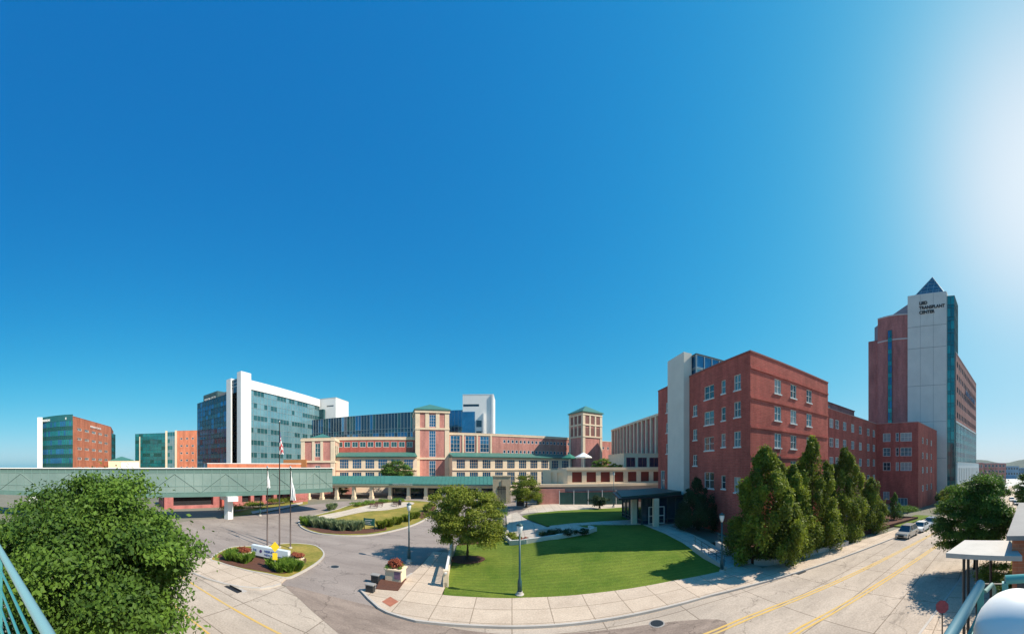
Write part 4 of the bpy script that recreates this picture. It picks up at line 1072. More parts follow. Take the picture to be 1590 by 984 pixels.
for i in range(8):
    a, b = F.L*i/8, F.L*(i+1)/8; mid = (a+b)/2
    for s0, s1 in ((a, mid), (b, mid)):
        X_.tube([(*F.p(s0, .14), zb+.3), (*F.p(s1, .14), zt_-.8)], .035, 6)
G_.split('glass_wall', [GL_BRIDGE, mat('bridge_fascia_glass', (.10, .17, .155), .2)], t)
M_.build('mullions', mat('bridge_mullion', (.16, .26, .24), .5), t); X_.build('brace', mat('bridge_brace', (.19, .29, .26), .5), t)
for px in (355, 61):
    s_, c_ = dirv(px)
    # meet the bridge line
    ox, oy = F.p(0, -1.6); det = F.u[0]*(-c_)+s_*F.u[1]
    s = (-ox*(-c_)+(-s_)*(oy))/det if abs(det) > 1e-6 else 20
    x, y = F.p(s, -1.6)
    B_ = MB(); B_.box(x-.55, x+.55, y-.55, y+.55, g(x, y)-.3, zb-1.25); B_.fbox(F, s-.9, s+.9, -3.8, 1.0, zb-1.25, zb-.46); B_.build('column', WHITE, t)

# brick undercroft behind the bridge
t = thing('garage_building', 'dark brick garage with pale panels in the shade under the footbridge', 'building', (-55, 45, 0))
a, b = D(255, 66), D(455, 78); F = Fr(a, b); W = MB()
op = [(2, 11, .6, 2.6)]+[(18+i*3.1, 20.2+i*3.1, .8, 2.8) for i in range(6)]
facade(W, F, -.5, 5.8, op, depth=1.2)
W.fbox(F, 0, F.L, -8, -1.25, -.5, 5.7); W.build('wall', BRICKD, t)
B_ = MB(); B_.fbox(F, 2, 12.0, .01, .12, 2.7, 4.6); B_.build('pale_panel', CREAM, t)
B_ = MB(); B_.fbox(F, 12.6, 15.4, .01, 1.2, -.5, 5.5); B_.build('pier', BRICK, t)
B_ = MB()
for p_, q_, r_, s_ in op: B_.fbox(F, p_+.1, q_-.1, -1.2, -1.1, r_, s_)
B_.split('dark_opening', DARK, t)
# hedge below the bridge
hx = [P(*q) for q in ((362, 795), (395, 789), (430, 783), (462, 778))]
for i, (x, y) in enumerate(hx):
    bush(x, y, g(x, y)+.1, 2.6, 1.2, LEAF_OLIVE, ['low olive hedge section nearest the white bridge column', 'low olive hedge section second from the white bridge column', 'low olive hedge section second from the porch', 'low olive hedge section nearest the porch'][i], nl=3000, ls=.22, cat='hedge', group='hedge below the footbridge', seed=100+i, name='hedge')

# ------------------------------------------------------------------ drop-off canopy
t = thing('dropoff_canopy', 'long green roofed drop-off canopy on cream columns behind the roundabout', 'canopy', (-28, 70, 1.5))
ca = [(-47.6, 61.5), (-29.0, 69.6), (-1.6, 72.4)]
def off(p, q, tt): F = Fr(p, q); return F
RB = MB(); BM = MB(); FS = MB()
for a, b in zip(ca[:-1], ca[1:]):
    F = Fr(a, b); L = F.L
    q0, q1, q2, q3 = F.p(-1, 1.2), F.p(L+1, 1.2), F.p(L+1, -8), F.p(-1, -8)
    r0, r1 = F.p(1.5 if a == ca[0] else -1, -3.2), F.p(L-1.5 if b == ca[-1] else L+1, -3.2)
    RB.face([(*q0, 5.0), (*q1, 5.0), (*r1, 6.75), (*r0, 6.75)]); RB.face([(*q2, 5.0), (*q3, 5.0), (*r0, 6.75), (*r1, 6.75)])
    RB.face([(*q3, 5.0), (*q0, 5.0), (*r0, 6.75)]); RB.face([(*q1, 5.0), (*q2, 5.0), (*r1, 6.75)])
    for i in range(int(L/.9)):
        s = i*.9; RB.tube([(*F.p(s, 1.15), 5.06), (*F.p(s, -3.1), 6.78)], .03, 4)
    FS.fbox(F, -1 if a == ca[0] else -.3, L+(1 if b == ca[-1] else .3), -8, 1.1, 4.62, 4.99)
    BM.fbox(F, -.3, L+.3, -.35, .35, 4.05, 4.6)
RB.build('roof', GREENROOF, t); FS.build('fascia', mat('sage_fascia', (.26, .34, .27), .6, noise=.15), t); BM.build('beam', CREAM, t)
cols = [479, 500, 523, 549.6, 577, 606, 634.6, 661.6, 690, 718, 745]
def hit(px):
    s_, c_ = dirv(px)
    for a, b in zip(ca[:-1], ca[1:]):
        F = Fr(a, b); det = F.u[0]*c_-F.u[1]*s_
        s = (-(a[0]*c_-a[1]*s_))/det
        if -1 <= s <= F.L+.01: return F.p(s, 0)
    return None
for px in cols:
    q = hit(px)
    if q:
        x, y = q; B_ = MB(); B_.box(x-.38, x+.38, y-.38, y+.38, g(x, y)-.2, 4.04); B_.box(x-.5, x+.5, y-.5, y+.5, g(x, y)-.2, g(x, y)+.6); B_.build('column', CREAM, t)
Fl = Fr(ca[1], ca[2]); text('MAIN ENTRANCE', .62, Fl, 1.0, 4.68, FRAMEW, t, t=1.14, ext=.03)
# dark entrance hall behind the canopy
t = thing('entrance_hall', 'low dark glazed entrance hall in the shade behind the canopy columns', 'building', (-18, 80, 1.5))
F = Fr((-32.5, 77.2), (-.5, 80.4))
B_ = MB(); B_.fbox(F, 0, F.L, -8, -.2, .8, 6.0); B_.build('wall', BRICKD, t)
curtain(t, F, 0, F.L, 1.2, 5.0, 1, 18, [GL_NAVY, GL_WIN], [GL_NAVY], MULLD, .8, t=-.05)
t = thing('entrance_hall', 'pink brick porch wall with cream door behind the left end of the canopy', 'building', (-45, 70, 1.5))
F = Fr((-50, 71.5), (-42, 75)); B_ = MB(); B_.fbox(F, 0, F.L, -5, 0, .8, 6); B_.build('wall', BRICKP, t)
B_ = MB(); B_.fbox(F, 4, 6.2, .01, .1, 1.2, 3.8); B_.build('door', CREAM, t)
x, y = D(531, 84); bush(x, y, 1.5, 2.4, 3.2, LEAF_BRIGHT, 'bright green shrub seen between the canopy columns', nl=3500, ls=.3, seed=110)
# porch roof at the left end
t = thing('porch', 'grey tiled lodge with dark gable roof between footbridge and canopy', 'porch', (-51, 58, 0))
a, b = D(455, 73), D(478, 74); F = Fr(a, b)
B_ = MB(); B_.fbox(F, 0, F.L, -6, 0, 0, 5.0); B_.build('wall', BRICKD, t)
B_ = MB(); q = [F.p(-.6, .8), F.p(F.L+.6, .8), F.p(F.L+.6, -7), F.p(-.6, -7)]; m0, m1 = F.p(F.L/2, .8), F.p(F.L/2, -7)
B_.face([(*q[0], 5.1), (*m0, 6.9), (*m1, 6.9), (*q[3], 5.1)]); B_.face([(*q[1], 5.1), (*q[2], 5.1), (*m1, 6.9), (*m0, 6.9)]); B_.face([(*q[0], 5.1), (*q[1], 5.1), (*m0, 6.9)])
B_.build('gable_roof', DARKMET, t)
# stone pylon
t = thing('stone_pylon', 'square sand coloured stone pylon with a dark cross shaped window', 'pylon', (-.9, 62, 1))
xx, yy = D(779, 66); F = Fr((xx-1.9, yy-.1), (xx+1.9, yy+.1)); B_ = MB()
facade(B_, F, .5, 6.9, [(1.0, 2.8, 1.0, 4.9)], depth=.5); B_.fbox(F, 0, F.L, -3, -.52, .5, 6.88); B_.fbox(F, 0, .02, -3, -.001, .5, 6.9); B_.fbox(F, F.L-.02, F.L, -3, -.001, .5, 6.9)
B_.fbox(F, -.15, F.L+.15, -3.1, .12, 6.91, 7.15)
B_.build('wall', mat('sandstone', (.52, .42, .28), .9, noise=.25, nscale=1.5), t)
B_ = MB(); B_.fbox(F, 1.85, 1.95, .05, .13, 3.2, 6.2); B_.fbox(F, .95, 2.85, .05, .12, 4.2, 4.32)
for s in (1.2, 1.55, 2.2, 2.55): B_.fbox(F, s, s+.06, .06, .11, 3.5, 4.9)
B_.build('iron_cross', BLACK, t)
# white picture frame structure
x, y = D(808, 60); t = thing('gate_frame', 'white rectangular door frame in the dark beneath the bushy tree', 'gate', (x, y, 1.5))
B_ = MB()
for dx in (-.85, .75): B_.box(x+dx, x+dx+.1, y, y+.1, 1.3, 3.6)
B_.box(x-.85, x+.85, y, y+.1, 3.6, 3.72); B_.build('frame', WHITE, t)
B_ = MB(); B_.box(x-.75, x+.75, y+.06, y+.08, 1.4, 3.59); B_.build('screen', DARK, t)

# ------------------------------------------------------------------ garden walls
pw = [(-.1, 34.2), (1.5, 33.7), (5, 33.5), (8.4, 34.3), (9.8, 35.6), (9.4, 36.6)]
lowwall('planter_wall', pw, .62, .32, mat('white_garden_wall', (.66, .63, .58), .85, noise=.12), 'curved white planter wall at the back of the main lawn', 'wall')
lowwall('planter_wall', [(-.1, 34.2), (-.9, 37.5), (-.6, 40)], .62, .25, CONC, 'straight white garden wall running back from the curved planter wall', 'wall')
patch('terrace_paving', [(0, 34.4), (5, 33.7), (8.3, 34.5), (9.6, 36.3), (8, 39.5), (-.4, 39.8), (-.7, 37.6)], .28, M_PLAZA)
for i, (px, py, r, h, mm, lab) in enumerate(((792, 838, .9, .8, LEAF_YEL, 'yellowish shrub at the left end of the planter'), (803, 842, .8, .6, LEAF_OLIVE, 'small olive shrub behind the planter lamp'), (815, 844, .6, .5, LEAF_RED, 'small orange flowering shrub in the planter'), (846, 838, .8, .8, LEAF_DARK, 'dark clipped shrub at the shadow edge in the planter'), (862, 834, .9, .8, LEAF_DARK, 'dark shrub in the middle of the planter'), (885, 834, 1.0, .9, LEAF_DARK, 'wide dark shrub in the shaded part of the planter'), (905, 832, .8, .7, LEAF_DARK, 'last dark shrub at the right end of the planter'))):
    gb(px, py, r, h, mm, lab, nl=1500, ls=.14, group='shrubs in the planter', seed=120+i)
lowwall('stone_bench', [(3.0, 37.4), (5.5, 37.2)], .65, .5, CONC, 'pale stone bench block on the garden terrace', 'bench')

# railing wall beside the corner path
t = thing('ramp_railing', 'white railing wall with slatted balustrade between corner path and lawn', 'railing', (-5, 23, 0))
a, b = (-4.85, 22.3), (-6.25, 31.6); F = Fr(a, b)
B_ = MB(); B_.fbox(F, 0, F.L, -.1, .1, 0, .45); B_.build('plinth', CREAM, t)
B_ = MB()
for i in range(32):
    s = .1+i*F.L/32; B_.fbox(F, s, s+.07, -.03, .03, .45, 1.12)
B_.build('balusters', FRAMEW, t)
B_ = MB(); B_.fbox(F, -.1, F.L+.1, -.09, .09, 1.12, 1.24); B_.build('top_rail', WHITE, t)
B_ = MB()
for s in (0, F.L-.3): B_.fbox(F, s, s+.35, -.2, .2, 0, 1.35)
B_.split('end_pier', CREAM, t)

# ------------------------------------------------------------------ lamps
def lamp(x, y, z, h, label, loc=None):
    t = thing('street_lamp', label, 'street lamp', (x, y, z), 'post lamps around the garden and drive')
    B_ = MB(); B_.lathe(x, y, [(.30, z-.1), (.30, z+.12), (.22, z+.16), (.2, z+.3)]); B_.build('footing', CONC, t)
    B_ = MB(); B_.lathe(x, y, [(.16, z+.3), (.15, z+1.0), (.10, z+1.15), (.075, z+1.3), (.06, z+h-.75)], 10); B_.build('pole', TEALPOLE, t, smooth=True)
    B_ = MB(); B_.lathe(x, y, [(.07, z+h-.75), (.14, z+h-.62), (.20, z+h-.4), (.22, z+h-.25), (.18, z+h-.12)], 12); B_.build('lantern', GLOBE, t, smooth=True)
    B_ = MB(); B_.lathe(x, y, [(.25, z+h-.14), (.22, z+h-.06), (.08, z+h), (.02, z+h+.1)], 12); B_.build('cap', TEALPOLE, t, smooth=True)
    return t
x, y = P(807, 926); lamp(x, y, .1, 5.0, 'teal post lamp on round concrete footing at the front edge of the lawn')
x, y = P(635, 874); lamp(x, y, .1, 5.5, 'post lamp beside the flower planter and the roundabout drive')
lamp(16.75, 20.75, -.1, 5.1, 'post lamp at the foot of the steps beside the shaded trees')
x, y = D(953, 60); lamp(x, y, 1.3, 6.7, 'thin post lamp on the upper lawn before the terrace wall')
def rodlamp(px, py, h, label):
    x, y = P(px, py); return lamp(x, y, g(x, y), h, label)
x, y = P(404, 801); lamp(x, y, g(x, y), 4.6, 'post lamp on the verge below the footbridge')

# ------------------------------------------------------------------ flagpoles and flags
def flagpole(px, d, h, label):
    x, y = D(px, d); t = thing('flagpole', label, 'flagpole', (x, y, .1), 'three flagpoles behind the sign')
    B_ = MB(); B_.tube([(x, y, 0), (x, y, h)], .085, 10, r1=.045); B_.build('pole', mat('bronze_pole', (.07, .05, .045), .45, metal=.4), t, smooth=True)
    B_ = MB(); B_.lathe(x, y, [(.02, h-.02), (.11, h+.05), (.11, h+.15), (.02, h+.22)], 10); B_.build('finial', CHROME, t, smooth=True)
    B_ = MB(); B_.lathe(x, y, [(.2, 0.05), (.2, .25), (.1, .3)], 10); B_.build('base', CONC, t)
    return x, y
def flag(x, y, ztop, L, w, mats, pattern, label):
    B_ = MB(); nx, nz = 26, 26
    def pt(i, j):
        u = i/nx; v = j/nz
        dx = .06+w*(.25+.75*v**.7)*u
        z = ztop - L*v - .9*u*(1-v)*w*2
        return (x+dx+.03*sin(v*9+u*4), y+.13*sin(u*15+v*2.5)*(.3+v), z)
    for i in range(nx):
        for j in range(nz):
            B_.face([pt(i, j+1), pt(i+1, j+1), pt(i+1, j), pt(i, j)], pattern(i/nx, j/nz))
    o = B_.build('flag', mats, smooth=True); o.location = (0, 0, 0); return tag(o, label, 'flag')
x1_, y1_ = flagpole(415, 34.3, 8.9, 'left flagpole of three, with a small white flag')
x2_, y2_ = flagpole(434, 34.0, 13.9, 'tallest middle flagpole, carrying the striped national flag')
x3_, y3_ = flagpole(451, 33.8, 8.9, 'right flagpole of three, with a long drooping white flag')
FR = mat('flag_red', (.55, .03, .04), .8); FW = mat('flag_white', (.8, .8, .8), .8); FB = mat('flag_navy', (.03, .04, .2), .8)
flag(x2_, y2_, 12.9, 2.5, .55, [FR, FW, FB], lambda u, v: 2 if (v < .42 and u < .45) else int(u*13*.6+v*7) % 2, 'red and white striped national flag hanging limp on the tallest pole')
flag(x1_, y1_, 8.6, 1.9, .35, [FW, FB], lambda u, v: 0, 'small plain white flag hanging limp on the left pole')
flag(x3_, y3_, 8.6, 3.2, .75, [FW, FB], lambda u, v: 0, 'long white flag drooping from the right pole')

# ------------------------------------------------------------------ monument sign on the island
x, y = P(390, 866); x2, y2 = P(447, 879)
t = thing('monument_sign', 'low white hospital sign with blue lettering and round emblem on the planted island', 'sign', (x, y, .12))
F = Fr((x, y), (x2, y2)); L = F.L
B_ = MB(); B_.fbox(F, .1, L-.1, -.35, -.02, -.1, .36); B_.build('base', DARKMET, t)
B_ = MB(); B_.fbox(F, 0, L, -.45, 0, .36, 1.32); B_.build('panel', mat('sign_white', (.66, .72, .78), .4), t, bevel=.02)
LB = mat('sign_blue_lettering', (.05, .09, .32), .5)
text('THE', .26, F, .18*L/3.4, .82, LB, t, t=.012, ext=.008)
text('NEBRASKA', .30, F, 1.30*L/3.4, .86, LB, t, t=.012, ext=.008)
text('MEDICAL CENTER', .25, F, 1.30*L/3.4, .54, LB, t, t=.012, ext=.008)
B_ = MB(); cx_, cz_ = .96*L/3.4, .88
for k in range(6):
    a = k*pi/3
    c = [F.p(cx_+.09*cos(a)+.07*cos(b), .02) + (cz_+.09*sin(a)+.07*sin(b),) for b in [i*pi/4 for i in range(8)]]
    B_.face(c[::-1])
B_.build('emblem', mat('emblem_purple', (.12, .04, .2), .5), t)
# yellow warning sign on post
x, y = P(427, 889); t = thing('warning_sign', 'bright yellow diamond warning sign with plaque on a post before the sign panel', 'road sign', (x, y, .1))
F = Fr((x-.6, y-.3), (x+.6, y+.3)); F.o = (x, y)
B_ = MB(); B_.fbox(F, -.04, .04, -.04, .0, .1, 2.6); B_.build('post', CHROME, t)
B_ = MB(); c = [(-.40, 2.2), (0, 1.74), (.40, 2.2), (0, 2.66)]
B_.face([F.p(a, .03)+(z,) for a, z in c]); B_.face([F.p(a, .005)+(z,) for a, z in c[::-1]])
for i in range(4):
    a, b = c[i], c[(i+1) % 4]; B_.face([F.p(a[0], .005)+(a[1],), F.p(b[0], .005)+(b[1],), F.p(b[0], .03)+(b[1],), F.p(a[0], .03)+(a[1],)])
B_.build('diamond_panel', YELLOW, t)
B_ = MB(); B_.fbox(F, -.22, .22, .005, .03, 1.1, 1.68); B_.build('plaque', YELLOW, t)
# flower urns on the island
def urn(px, py, label, s=1.0, fl=REDF):
    x, y = P(px, py); t = thing('flower_planter', label, 'planter', (x, y, .12), 'planters with red flowers')
    B_ = MB(); B_.box(x-.42*s, x+.42*s, y-.42*s, y+.42*s, .05, .8*s); B_.box(x-.5*s, x+.5*s, y-.5*s, y+.5*s, .8*s, .92*s); B_.build('box', CREAM, t, bevel=.02)
    p, n, cv = crown_round((x, y, 1.15*s), (.62*s, .62*s, .42*s), 26, 1600, .22*s, seed=int(px))
    leaves('flowers', p, n, .12, LEAF_RED, t, clumpvar=cv)
    return t
urn(380, 872, 'cream planter with red flowers at the left end of the hospital sign')
urn(462, 880, 'cream planter with red flowers at the right end of the hospital sign', .9)
x, y = P(614, 902); t = thing('flower_planter', 'large cream box planter with red flowers and a mauve plaque beside the lamp', 'planter', (x, y, .1))
B_ = MB(); B_.box(x-.68, x+.68, y-.5, y+.6, .05, .95); B_.box(x-.77, x+.77, y-.58, y+.7, .95, 1.07); B_.build('box', CREAM, t, bevel=.02)
B_ = MB(); B_.box(x+.1, x+.6, y-.53, y-.5, .35, .95); B_.build('plaque', mat('mauve_plaque', (.28, .17, .26), .6, noise=.4, nscale=8), t)
p, n, cvv = crown_round((x, y, 1.35), (.6, .5, .38), 40, 3000, .25, seed=77); leaves('flowers', p, n, .13, LEAF_RED, t, clumpvar=cvv)
p, n, cvv = crown_round((x, y, 1.15), (.85, .7, .22), 20, 1200, .22, seed=78); leaves('foliage', p, n, .14, LEAF_BRIGHT, t, clumpvar=cvv)
for px, py, lab in ((575, 921, 'dark utility box at the tip of the mulch bed'), (583, 905, 'small dark utility box behind the mulch bed')):
    x, y = P(px, py); t = thing('utility_box', lab, 'utility box', (x, y, .12)); B_ = MB(); B_.box(x-.3, x+.3, y-.2, y+.2, .1, .62); B_.build('cabinet', DARKMET, t, bevel=.03)
    B_ = MB(); B_.box(x-.34, x+.34, y-.24, y+.24, .621, .68); B_.build('lid', GREYROOF, t)

def manhole(px, py, label):
    x, y = P(px, py); z = g(x, y)+.005
    t = thing('manhole_cover', label, 'manhole cover', (x, y, z), 'manhole covers in the roadway')
    B_ = MB(); B_.lathe(x, y, [(.46, z), (.45, z+.012)], 20); B_.build('rim', GREYROOF, t)
    B_ = MB(); B_.lathe(x, y, [(.38, z+.013), (.37, z+.02)], 20); B_.build('lid', DARKMET, t)
manhole(520, 880, 'round iron manhole cover in the grey drive beside the sign island')
manhole(1020, 968, 'round iron manhole cover near the kerb in front of the lawn')
for px, py, lab in ((366, 913, 'dark storm drain slot in the kerb below the sign island'), (1237, 889, 'dark storm drain slot in the kerb near the retaining wall')):
    x, y = P(px, py); t = thing('storm_drain', lab, 'drain', (x, y, 0)); z = g(x, y)
    B_ = MB(); B_.box(x-1.0, x+1.0, y-.12, y+.3, z-.1, z+.006); B_.build('frame', CONC, t)
    B_ = MB(); B_.box(x-.85, x+.85, y-.14, y-.121, z+.01, z+.12); B_.box(x-.8, x+.8, y-.5, y-.15, z+.003, z+.012); B_.split('grate', BLACK, t)
# ornamental grasses
def grass_clump(r, h, n, m, seed):
    rg = np.random.default_rng(seed); a = rg.uniform(0, 2*pi, n); q = rg.uniform(0, 1, n)**.6*r*.5
    bx, by = q*np.cos(a), q*np.sin(a); le = rg.uniform(.3, 1, n)*r*.75
    tx, ty = bx+le*np.cos(a+rg.normal(0, .4, n)), by+le*np.sin(a+rg.normal(0, .4, n)); hz = h*rg.uniform(.6, 1.1, n)
    wv = .025
    V = np.zeros((n, 6, 3)); px_, py_ = -np.sin(a)*wv, np.cos(a)*wv
    V[:, 0] = np.c_[bx-px_, by-py_, np.zeros(n)]; V[:, 1] = np.c_[bx+px_, by+py_, np.zeros(n)]
    mx_, my_ = bx+(tx-bx)*.4, by+(ty-by)*.4
    V[:, 2] = np.c_[mx_+px_, my_+py_, hz*.75]; V[:, 3] = np.c_[tx, ty, hz]; V[:, 4] = np.c_[mx_-px_, my_-py_, hz*.75]
    faces = []
    vs = V[:, :5].reshape(-1, 3)
    for i in range(n): faces.append((5*i, 5*i+1, 5*i+2, 5*i+3, 5*i+4))
    me = bpy.data.meshes.new('grass_clump'); me.from_pydata(vs.tolist(), [], faces); me.materials.append(m)
    at = me.attributes.new('leafvar', 'FLOAT', 'FACE'); at.data.foreach_set('value', rg.uniform(0, 1, n).astype(np.float32))
    return me
GC = [grass_clump(.8, 1.15, 420, LEAF_GREY, 1), grass_clump(.75, .95, 380, LEAF_BRIGHT, 2), grass_clump(.8, 1.0, 400, LEAF_OLIVE, 3)]
def clump(px, py, k, sc, label, group):
    x, y = P(px, py); o = bpy.data.objects.new('grass_clump', GC[k]); COL.objects.link(o)
    o.location = (x, y, g(x, y)+.13); o.scale = (sc, sc, sc); o.rotation_euler = (0, 0, random.uniform(0, 6)); return tag(o, label, 'ornamental grass', group)
GG = 'ornamental grasses on the roundabout island'
for i, (px, py) in enumerate(((472, 813), (478, 817), (484, 815), (490, 820), (496, 817), (502, 821), (509, 820), (516, 823), (523, 822), (531, 825), (540, 823), (549, 825), (557, 824), (592, 822), (604, 819), (618, 815), (632, 811), (645, 806))):
    clump(px, py, 1 if i in (0, 1) else (2 if i > 12 else 0), 1.15, 'grey green ornamental grass clump in the planted edge of the roundabout island', GG)
for px, py in ((512, 793), (518, 791)): clump(px, py, 0, 1.1, 'grey green ornamental grass clump beside the roundabout path', 'grass clumps beside the roundabout path')
for i, (px, py) in enumerate(((362, 868), (368, 873), (374, 869), (380, 876), (356, 872), (386, 873))):
    clump(px, py, 1, .95, 'bright green grass clump left of the hospital sign', 'grasses left of the hospital sign')
for i, (px, py) in enumerate(((430, 886), (436, 890), (442, 886), (449, 890), (455, 886), (461, 888), (447, 882), (424, 884))):
    clump(px, py, 1, .9, 'bright green grass clump in front of the right end of the hospital sign', 'grasses right of the hospital sign')
for i, (px, py, mm) in enumerate(((663, 795, LEAF_OLIVE), (668, 790, LEAF_YEL), (671, 785, LEAF_OLIVE))):
    gb(px, py, 1.0, 1.2, mm, ['olive shrub at the right tip of the roundabout island', 'yellowish shrub second from the right tip of the roundabout island', 'olive shrub nearest the canopy at the right end of the island'][i], nl=1500, ls=.2, group='shrubs at the right tip of the island', seed=140+i)
hb = [(555, 786), (575, 783), (596, 781), (618, 780)]
for i, (px, py) in enumerate(hb):
    gb(px, py, 1.7, .7, LEAF_BRIGHT, ['low clipped hedge section at the left of the island rear', 'second low clipped hedge section from the left of the island rear', 'third low clipped hedge section from the left of the island rear', 'rightmost low clipped hedge section of the island rear'][i], nl=1600, ls=.2, cat='hedge', group='clipped hedge at the rear of the island', name='hedge', seed=150+i)
# green sign on island
x, y = P(573, 824); t = thing('direction_sign', 'dark green board sign on two posts at the front of the roundabout island', 'sign', (x, y, .2))
B_ = MB(); B_.box(x-.85, x+.85, y-.04, y+.04, .75, 1.75); B_.build('board', mat('green_sign', (.01, .12, .09), .4), t)
for dx in (-.8, .8):
    B_ = MB(); B_.box(x+dx-.05, x+dx+.05, y+.045, y+.12, .05, 1.8); B_.build('post', DARKMET, t)
B_ = MB()
for k, w in enumerate((1.1, .8, .95)): B_.box(x-.6, x-.6+w, y-.055, y-.045, 1.45-.25*k, 1.53-.25*k)
B_.build('text_lines', FRAMEW, t)
# benches and litter bin on the island
def bench(px, py, rz, label):
    x, y = P(px, py); z = g(x, y)+.15
    t = thing('park_bench', label, 'bench', (x, y, z), 'benches on the roundabout island'); 
    B_ = MB()
    for k in range(4): B_.box(x-.9, x+.9, y-.25+k*.13, y-.16+k*.13, z+.42, z+.46)
    B_.build('seat', WOOD, t)
    B_ = MB()
    for k in range(3): B_.box(x-.9, x+.9, y+.27, y+.3, z+.55+k*.14, z+.65+k*.14)
    B_.build('backrest', WOOD, t)
    for dx in (-.75, .7):
        B_ = MB(); B_.box(x+dx, x+dx+.06, y-.22, y-.16, z, z+.42); B_.box(x+dx, x+dx+.06, y+.3, y+.36, z, z+.95); B_.box(x+dx, x+dx+.06, y-.22, y+.36, z+.36, z+.415); B_.build('leg', BLACK, t)
    t.rotation_euler = (0, 0, rz)
bench(580, 790, .1, 'brown slatted bench on the left of the roundabout plaza')
bench(588, 788, .1, 'second brown slatted bench, right of the first on the roundabout plaza')
bench(613, 787, -.5, 'brown slatted bench beside the dark bin on the roundabout plaza')
x, y = P(621, 785); t = thing('litter_bin', 'dark round litter bin on the roundabout plaza', 'litter bin', (x, y, g(x, y)+.15))
B_ = MB(); z = g(x, y)+.15; B_.lathe(x, y, [(.3, z), (.34, z+.9)], 12); B_.build('drum', BLACK, t); B_ = MB(); B_.lathe(x, y, [(.37, z+.901), (.3, z+1.05), (.1, z+1.12)], 12); B_.build('lid', DARKMET, t)

# ------------------------------------------------------------------ cars
def car(x, y, z, rz, paint, label, suv=False):
    t = thing('parked_car', label, 'car', (x, y, z), 'cars on the street at right')
    Lh, Wh = 2.3, .9; hb = .95 if suv else .85; hr = 1.72 if suv else 1.45
    prof = [(-Lh, .35), (-Lh-.02, .62), (-Lh+.08, hb-.12), (-1.25, hb), (-1.2, hb), (1.7, hb), (Lh-.1, hb-.04), (Lh, .6), (Lh-.02, .32), (1.75, .26), (-1.8, .26)]
    if suv: prof[5] = (2.0, hb)
    B_ = MB(); n = len(prof)
    ring = []
    for w, sc in ((-1, .93), (-.97, 1), (.97, 1), (1, .93)):
        ring.append([(x+px_*(.99 if sc < 1 else 1), y+w*Wh, z+.3+(pz-.3)*sc if sc < 1 else z+pz) for px_, pz in prof])
    i0 = len(B_.v)
    for r_ in ring: B_.v += r_
    for a in range(3):
        for k in range(n):
            l = (k+1) % n; B_.f.append((i0+a*n+k, i0+a*n+l, i0+(a+1)*n+l, i0+(a+1)*n+k)); B_.m.append(0)
    B_.f.append(tuple(i0+k for k in reversed(range(n)))); B_.m.append(0); B_.f.append(tuple(i0+3*n+k for k in range(n))); B_.m.append(0)
    B_.build('body', paint, t, smooth=False)
    C_ = MB(); xa, xb, xc, xd = -1.2, -.45, (1.45 if suv else .9), (2.1 if suv else 1.65)
    def q(xx, w, zz): return (x+xx, y+w, z+zz)
    C_.hexa([q(xa, -.82, hb-.01), q(xd, -.82, hb-.01), q(xd, .82, hb-.01), q(xa, .82, hb-.01), q(xb, -.66, hr-.06), q(xc, -.66, hr-.06), q(xc, .66, hr-.06), q(xb, .66, hr-.06)])
    C_.build('windows', GL_WIN, t)
    C_ = MB(); C_.box(x+xb-.05, x+xc+.05, y-.68, y+.68, z+hr-.06, z+hr); C_.build('roof', paint, t, bevel=.02)
    C_ = MB()
    for w in (-1, 1):
        for a, b in ((xa, xb), (xd, xc), (.35, .3)):
            C_.tube([q(a, w*.83, hb), q(b, w*.67, hr-.04)], .035, 5)
    C_.split('pillar', paint, t)
    for dx in (-1.42, 1.42):
        for w in (-1, 1):
            C_ = MB(); yy = y+w*.82
            ring_ = [(yy-.11, .33), (yy+.11, .33)]
            C_.tube([(x+dx, yy-.11, z+.33), (x+dx, yy+.11, z+.33)], .33, 16); wh = C_.build('wheel', RUBBER, t)
            C_ = MB(); C_.tube([(x+dx, yy-.125, z+.33), (x+dx, yy+.125, z+.33)], .2, 12); C_.build('rim', CHROME, wh)
    for w in (-1, 1):
        C_ = MB(); C_.box(x-Lh-.05, x-Lh+.1, y+w*.68-.16, y+w*.68+.16, z+.58, z+.72); C_.build('headlight', GLOBE, t)
        C_ = MB(); C_.box(x-.95, x-.75, y+w*.95-.1, y+w*.95+.1, z+hb+.02, z+hb+.16); C_.build('mirror', paint, t)
    C_ = MB(); C_.box(x-Lh-.04, x-Lh+.05, y-.42, y+.42, z+.42, z+.66); C_.build('grille', BLACK, t)
    t.rotation_euler = (0, 0, rz); return t
SIL = mat('silver_paint', (.52, .50, .47), .25, metal=.5); WHP = mat('white_car_paint', (.72, .72, .7), .3); BLP = mat('pale_blue_paint', (.30, .38, .46), .3, metal=.4); NVP = mat('navy_paint', (.04, .05, .09), .3, metal=.3)
for x, yy, pn, lab, sv in ((42.6, 16.3, SIL, 'silver sport utility car, nearest in the row parked by the verge', True), (48.2, 16.3, WHP, 'white car parked right behind the silver one', False), (53.8, 16.3, BLP, 'pale blue car at the far end of the parked row', False)):
    car(x, yy+bend(x)-.2, g(x, 13), -.1, pn, lab, sv)
x, y = D(1578, 96); car(x, y, g(x, y)+.02, .1, NVP, 'dark blue car on the distant bright road at the right edge')
x, y = D(1571, 110); car(x, y, g(x, y)+.02, .1, WHP, 'small white car on the distant bright road')

